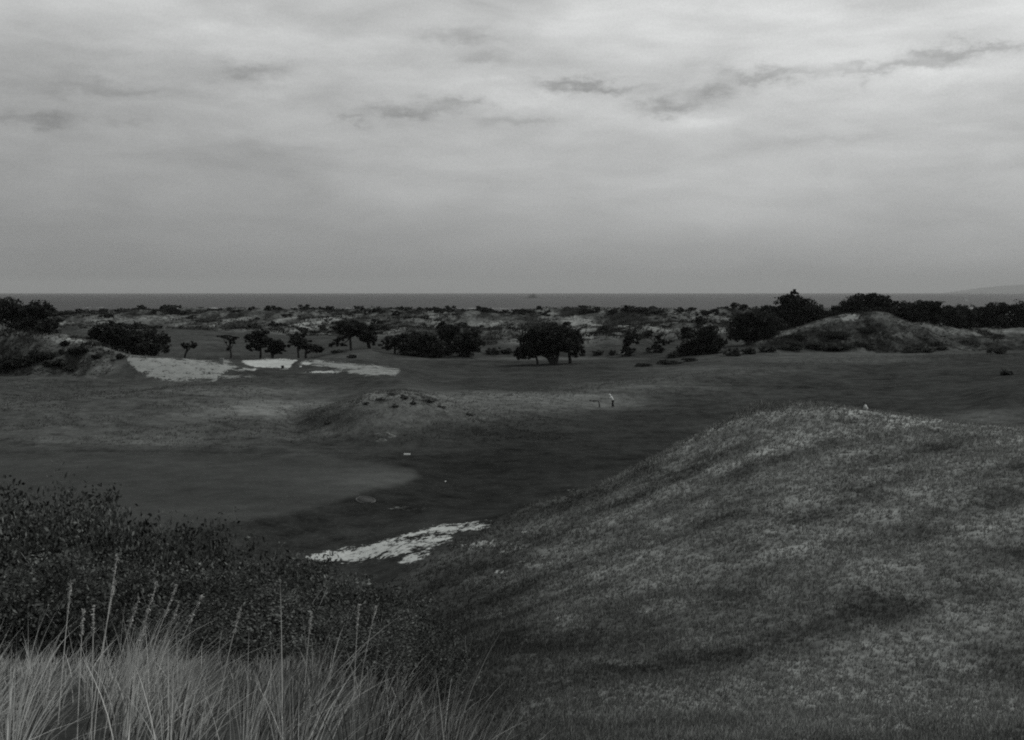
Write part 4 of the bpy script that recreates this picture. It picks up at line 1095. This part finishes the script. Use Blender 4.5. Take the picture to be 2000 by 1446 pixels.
pf = [(k * 32 + i, k * 32 + (i + 1) % 32, (k + 1) * 32 + (i + 1) % 32, (k + 1) * 32 + i) for k in range(2) for i in range(32)]
obj('panel', np_mesh('panel', pv, pf, M_WOOD), br)
for sx in (-.4, .4): obj('leg', box_mesh('leg', .07, .07, .4, M_WOOD, .005, (sx, .1, -.14)), br)
x, y, z = hit(552, 720, 150)
bn = tag(empty('litter_bin', (x, y, z)), 'small black bin standing at the front of the white bunker', 'bin')
obj('drum', np_mesh('drum', *tube([(0, 0, -.03), (0, 0, .2), (0, 0, .48), (0, 0, .5)], .26, .24, 14), M_BLACK, None, True), bn)
obj('lid', skin_mesh('lid', [(0, 0, .48), (0, 0, .54)], [(0, 1)], [.27, .2], M_BLACK), bn)
obj('handle', np_mesh('handle', *tube([(-.5, 0, .38), (-.36, 0, .42), (-.22, 0, .4)], .03, .03, 6), M_BLACK, None, True), bn)
x, y, z = hit(587, 720, 150)
bx2 = tag(empty('marker_block', (x, y, z)), 'small pale block on a dark foot at the point between two sand bunkers', 'marker')
obj('block', box_mesh('block', .34, .26, .26, M_WHITE, .03, (0, 0, .30)), bx2)
obj('foot', box_mesh('foot', .24, .2, .24, M_BLACK, .02, (0, 0, .06)), bx2)
x, y, z = hit(433, 712, 150)
ps = tag(empty('marker_post', (x, y, z)), 'stubby pale post standing at the right end of the left sand slope', 'post')
obj('post', box_mesh('post', .62, .4, .95, simple('pale concrete', .17, .9, .25, 3.), .05, (0, 0, .44)), ps)
obj('cap', box_mesh('cap', .72, .48, .10, simple('pale concrete top', .19, .9, .25, 3.), .02, (0, 0, .967)), ps)

# sailing boat far out
DB = 3700.; q = DB / F
M_SAIL = simple('pale sail', .5, .8, .05)
bt = tag(empty('sailing_boat', ((1887 - CU) * q, DB, 0)), 'tiny pale sailing boat on the sea near the right edge', 'boat')
hv = []
for t in np.linspace(-1, 1, 9):
    wv = 1.3 * (1 - abs(t) ** 2.2) + .05
    hv += [(t * 5, -wv, 1.1 + .3 * t * t), (t * 4.6, -wv * .3, -.5), (t * 4.6, wv * .3, -.5), (t * 5, wv, 1.1 + .3 * t * t)]
hf = []
for i in range(8):
    for k in range(4): hf.append((4*i + k, 4*i + (k+1) % 4, 4*(i+1) + (k+1) % 4, 4*(i+1) + k))
obj('hull', np_mesh('hull', hv, hf, M_WHITE), bt)
obj('mast', np_mesh('mast', *tube([(0, 0, 0), (0, 0, 15)], .14, .08, 6), M_STEEL, None, True), bt)
def sail(pts, thick=.06):
    v = [(x, y - thick, z) for x, y, z in pts] + [(x, y + thick, z) for x, y, z in pts]
    me = bpy.data.meshes.new('sail'); me.from_pydata(v, [], [(0, 1, 2), (5, 4, 3), (0, 3, 4, 1), (1, 4, 5, 2), (2, 5, 3, 0)]); me.materials.append(M_SAIL); return me
obj('mainsail', sail([(.2, 0, 2), (5.2, .6, 2), (.2, 0, 14.5)]), bt)
obj('jib', sail([(-4.6, 0, 1.6), (-.3, .5, 1.8), (-.3, 0, 12)]), bt)

# ------------------------------------------------------------------ sea air
def haze():
    x0, x1, y0, y1, z0_, z1 = -36000., 36000., -2500., 52000., -60., 520.
    v = [(x, y, z) for z in (z0_, z1) for y in (y0, y1) for x in (x0, x1)]
    f = [(0, 2, 3, 1), (4, 5, 7, 6), (0, 1, 5, 4), (2, 6, 7, 3), (0, 4, 6, 2), (1, 3, 7, 5)]
    m = bpy.data.materials.new('sea haze'); m.use_nodes = True
    m.node_tree.nodes.clear(); g = NT(m.node_tree)
    p = g.n('ShaderNodeVolumePrincipled')
    p.inputs['Color'].default_value = (.56, .57, .565, 1)
    p.inputs['Density'].default_value = 3.0e-5
    o = g.n('ShaderNodeOutputMaterial'); g.put(o.inputs['Volume'], p.outputs[0])
    me = bpy.data.meshes.new('haze'); me.from_pydata(v, [], f); me.materials.append(m)
    tag(obj('haze', me), kind='stuff')
haze()
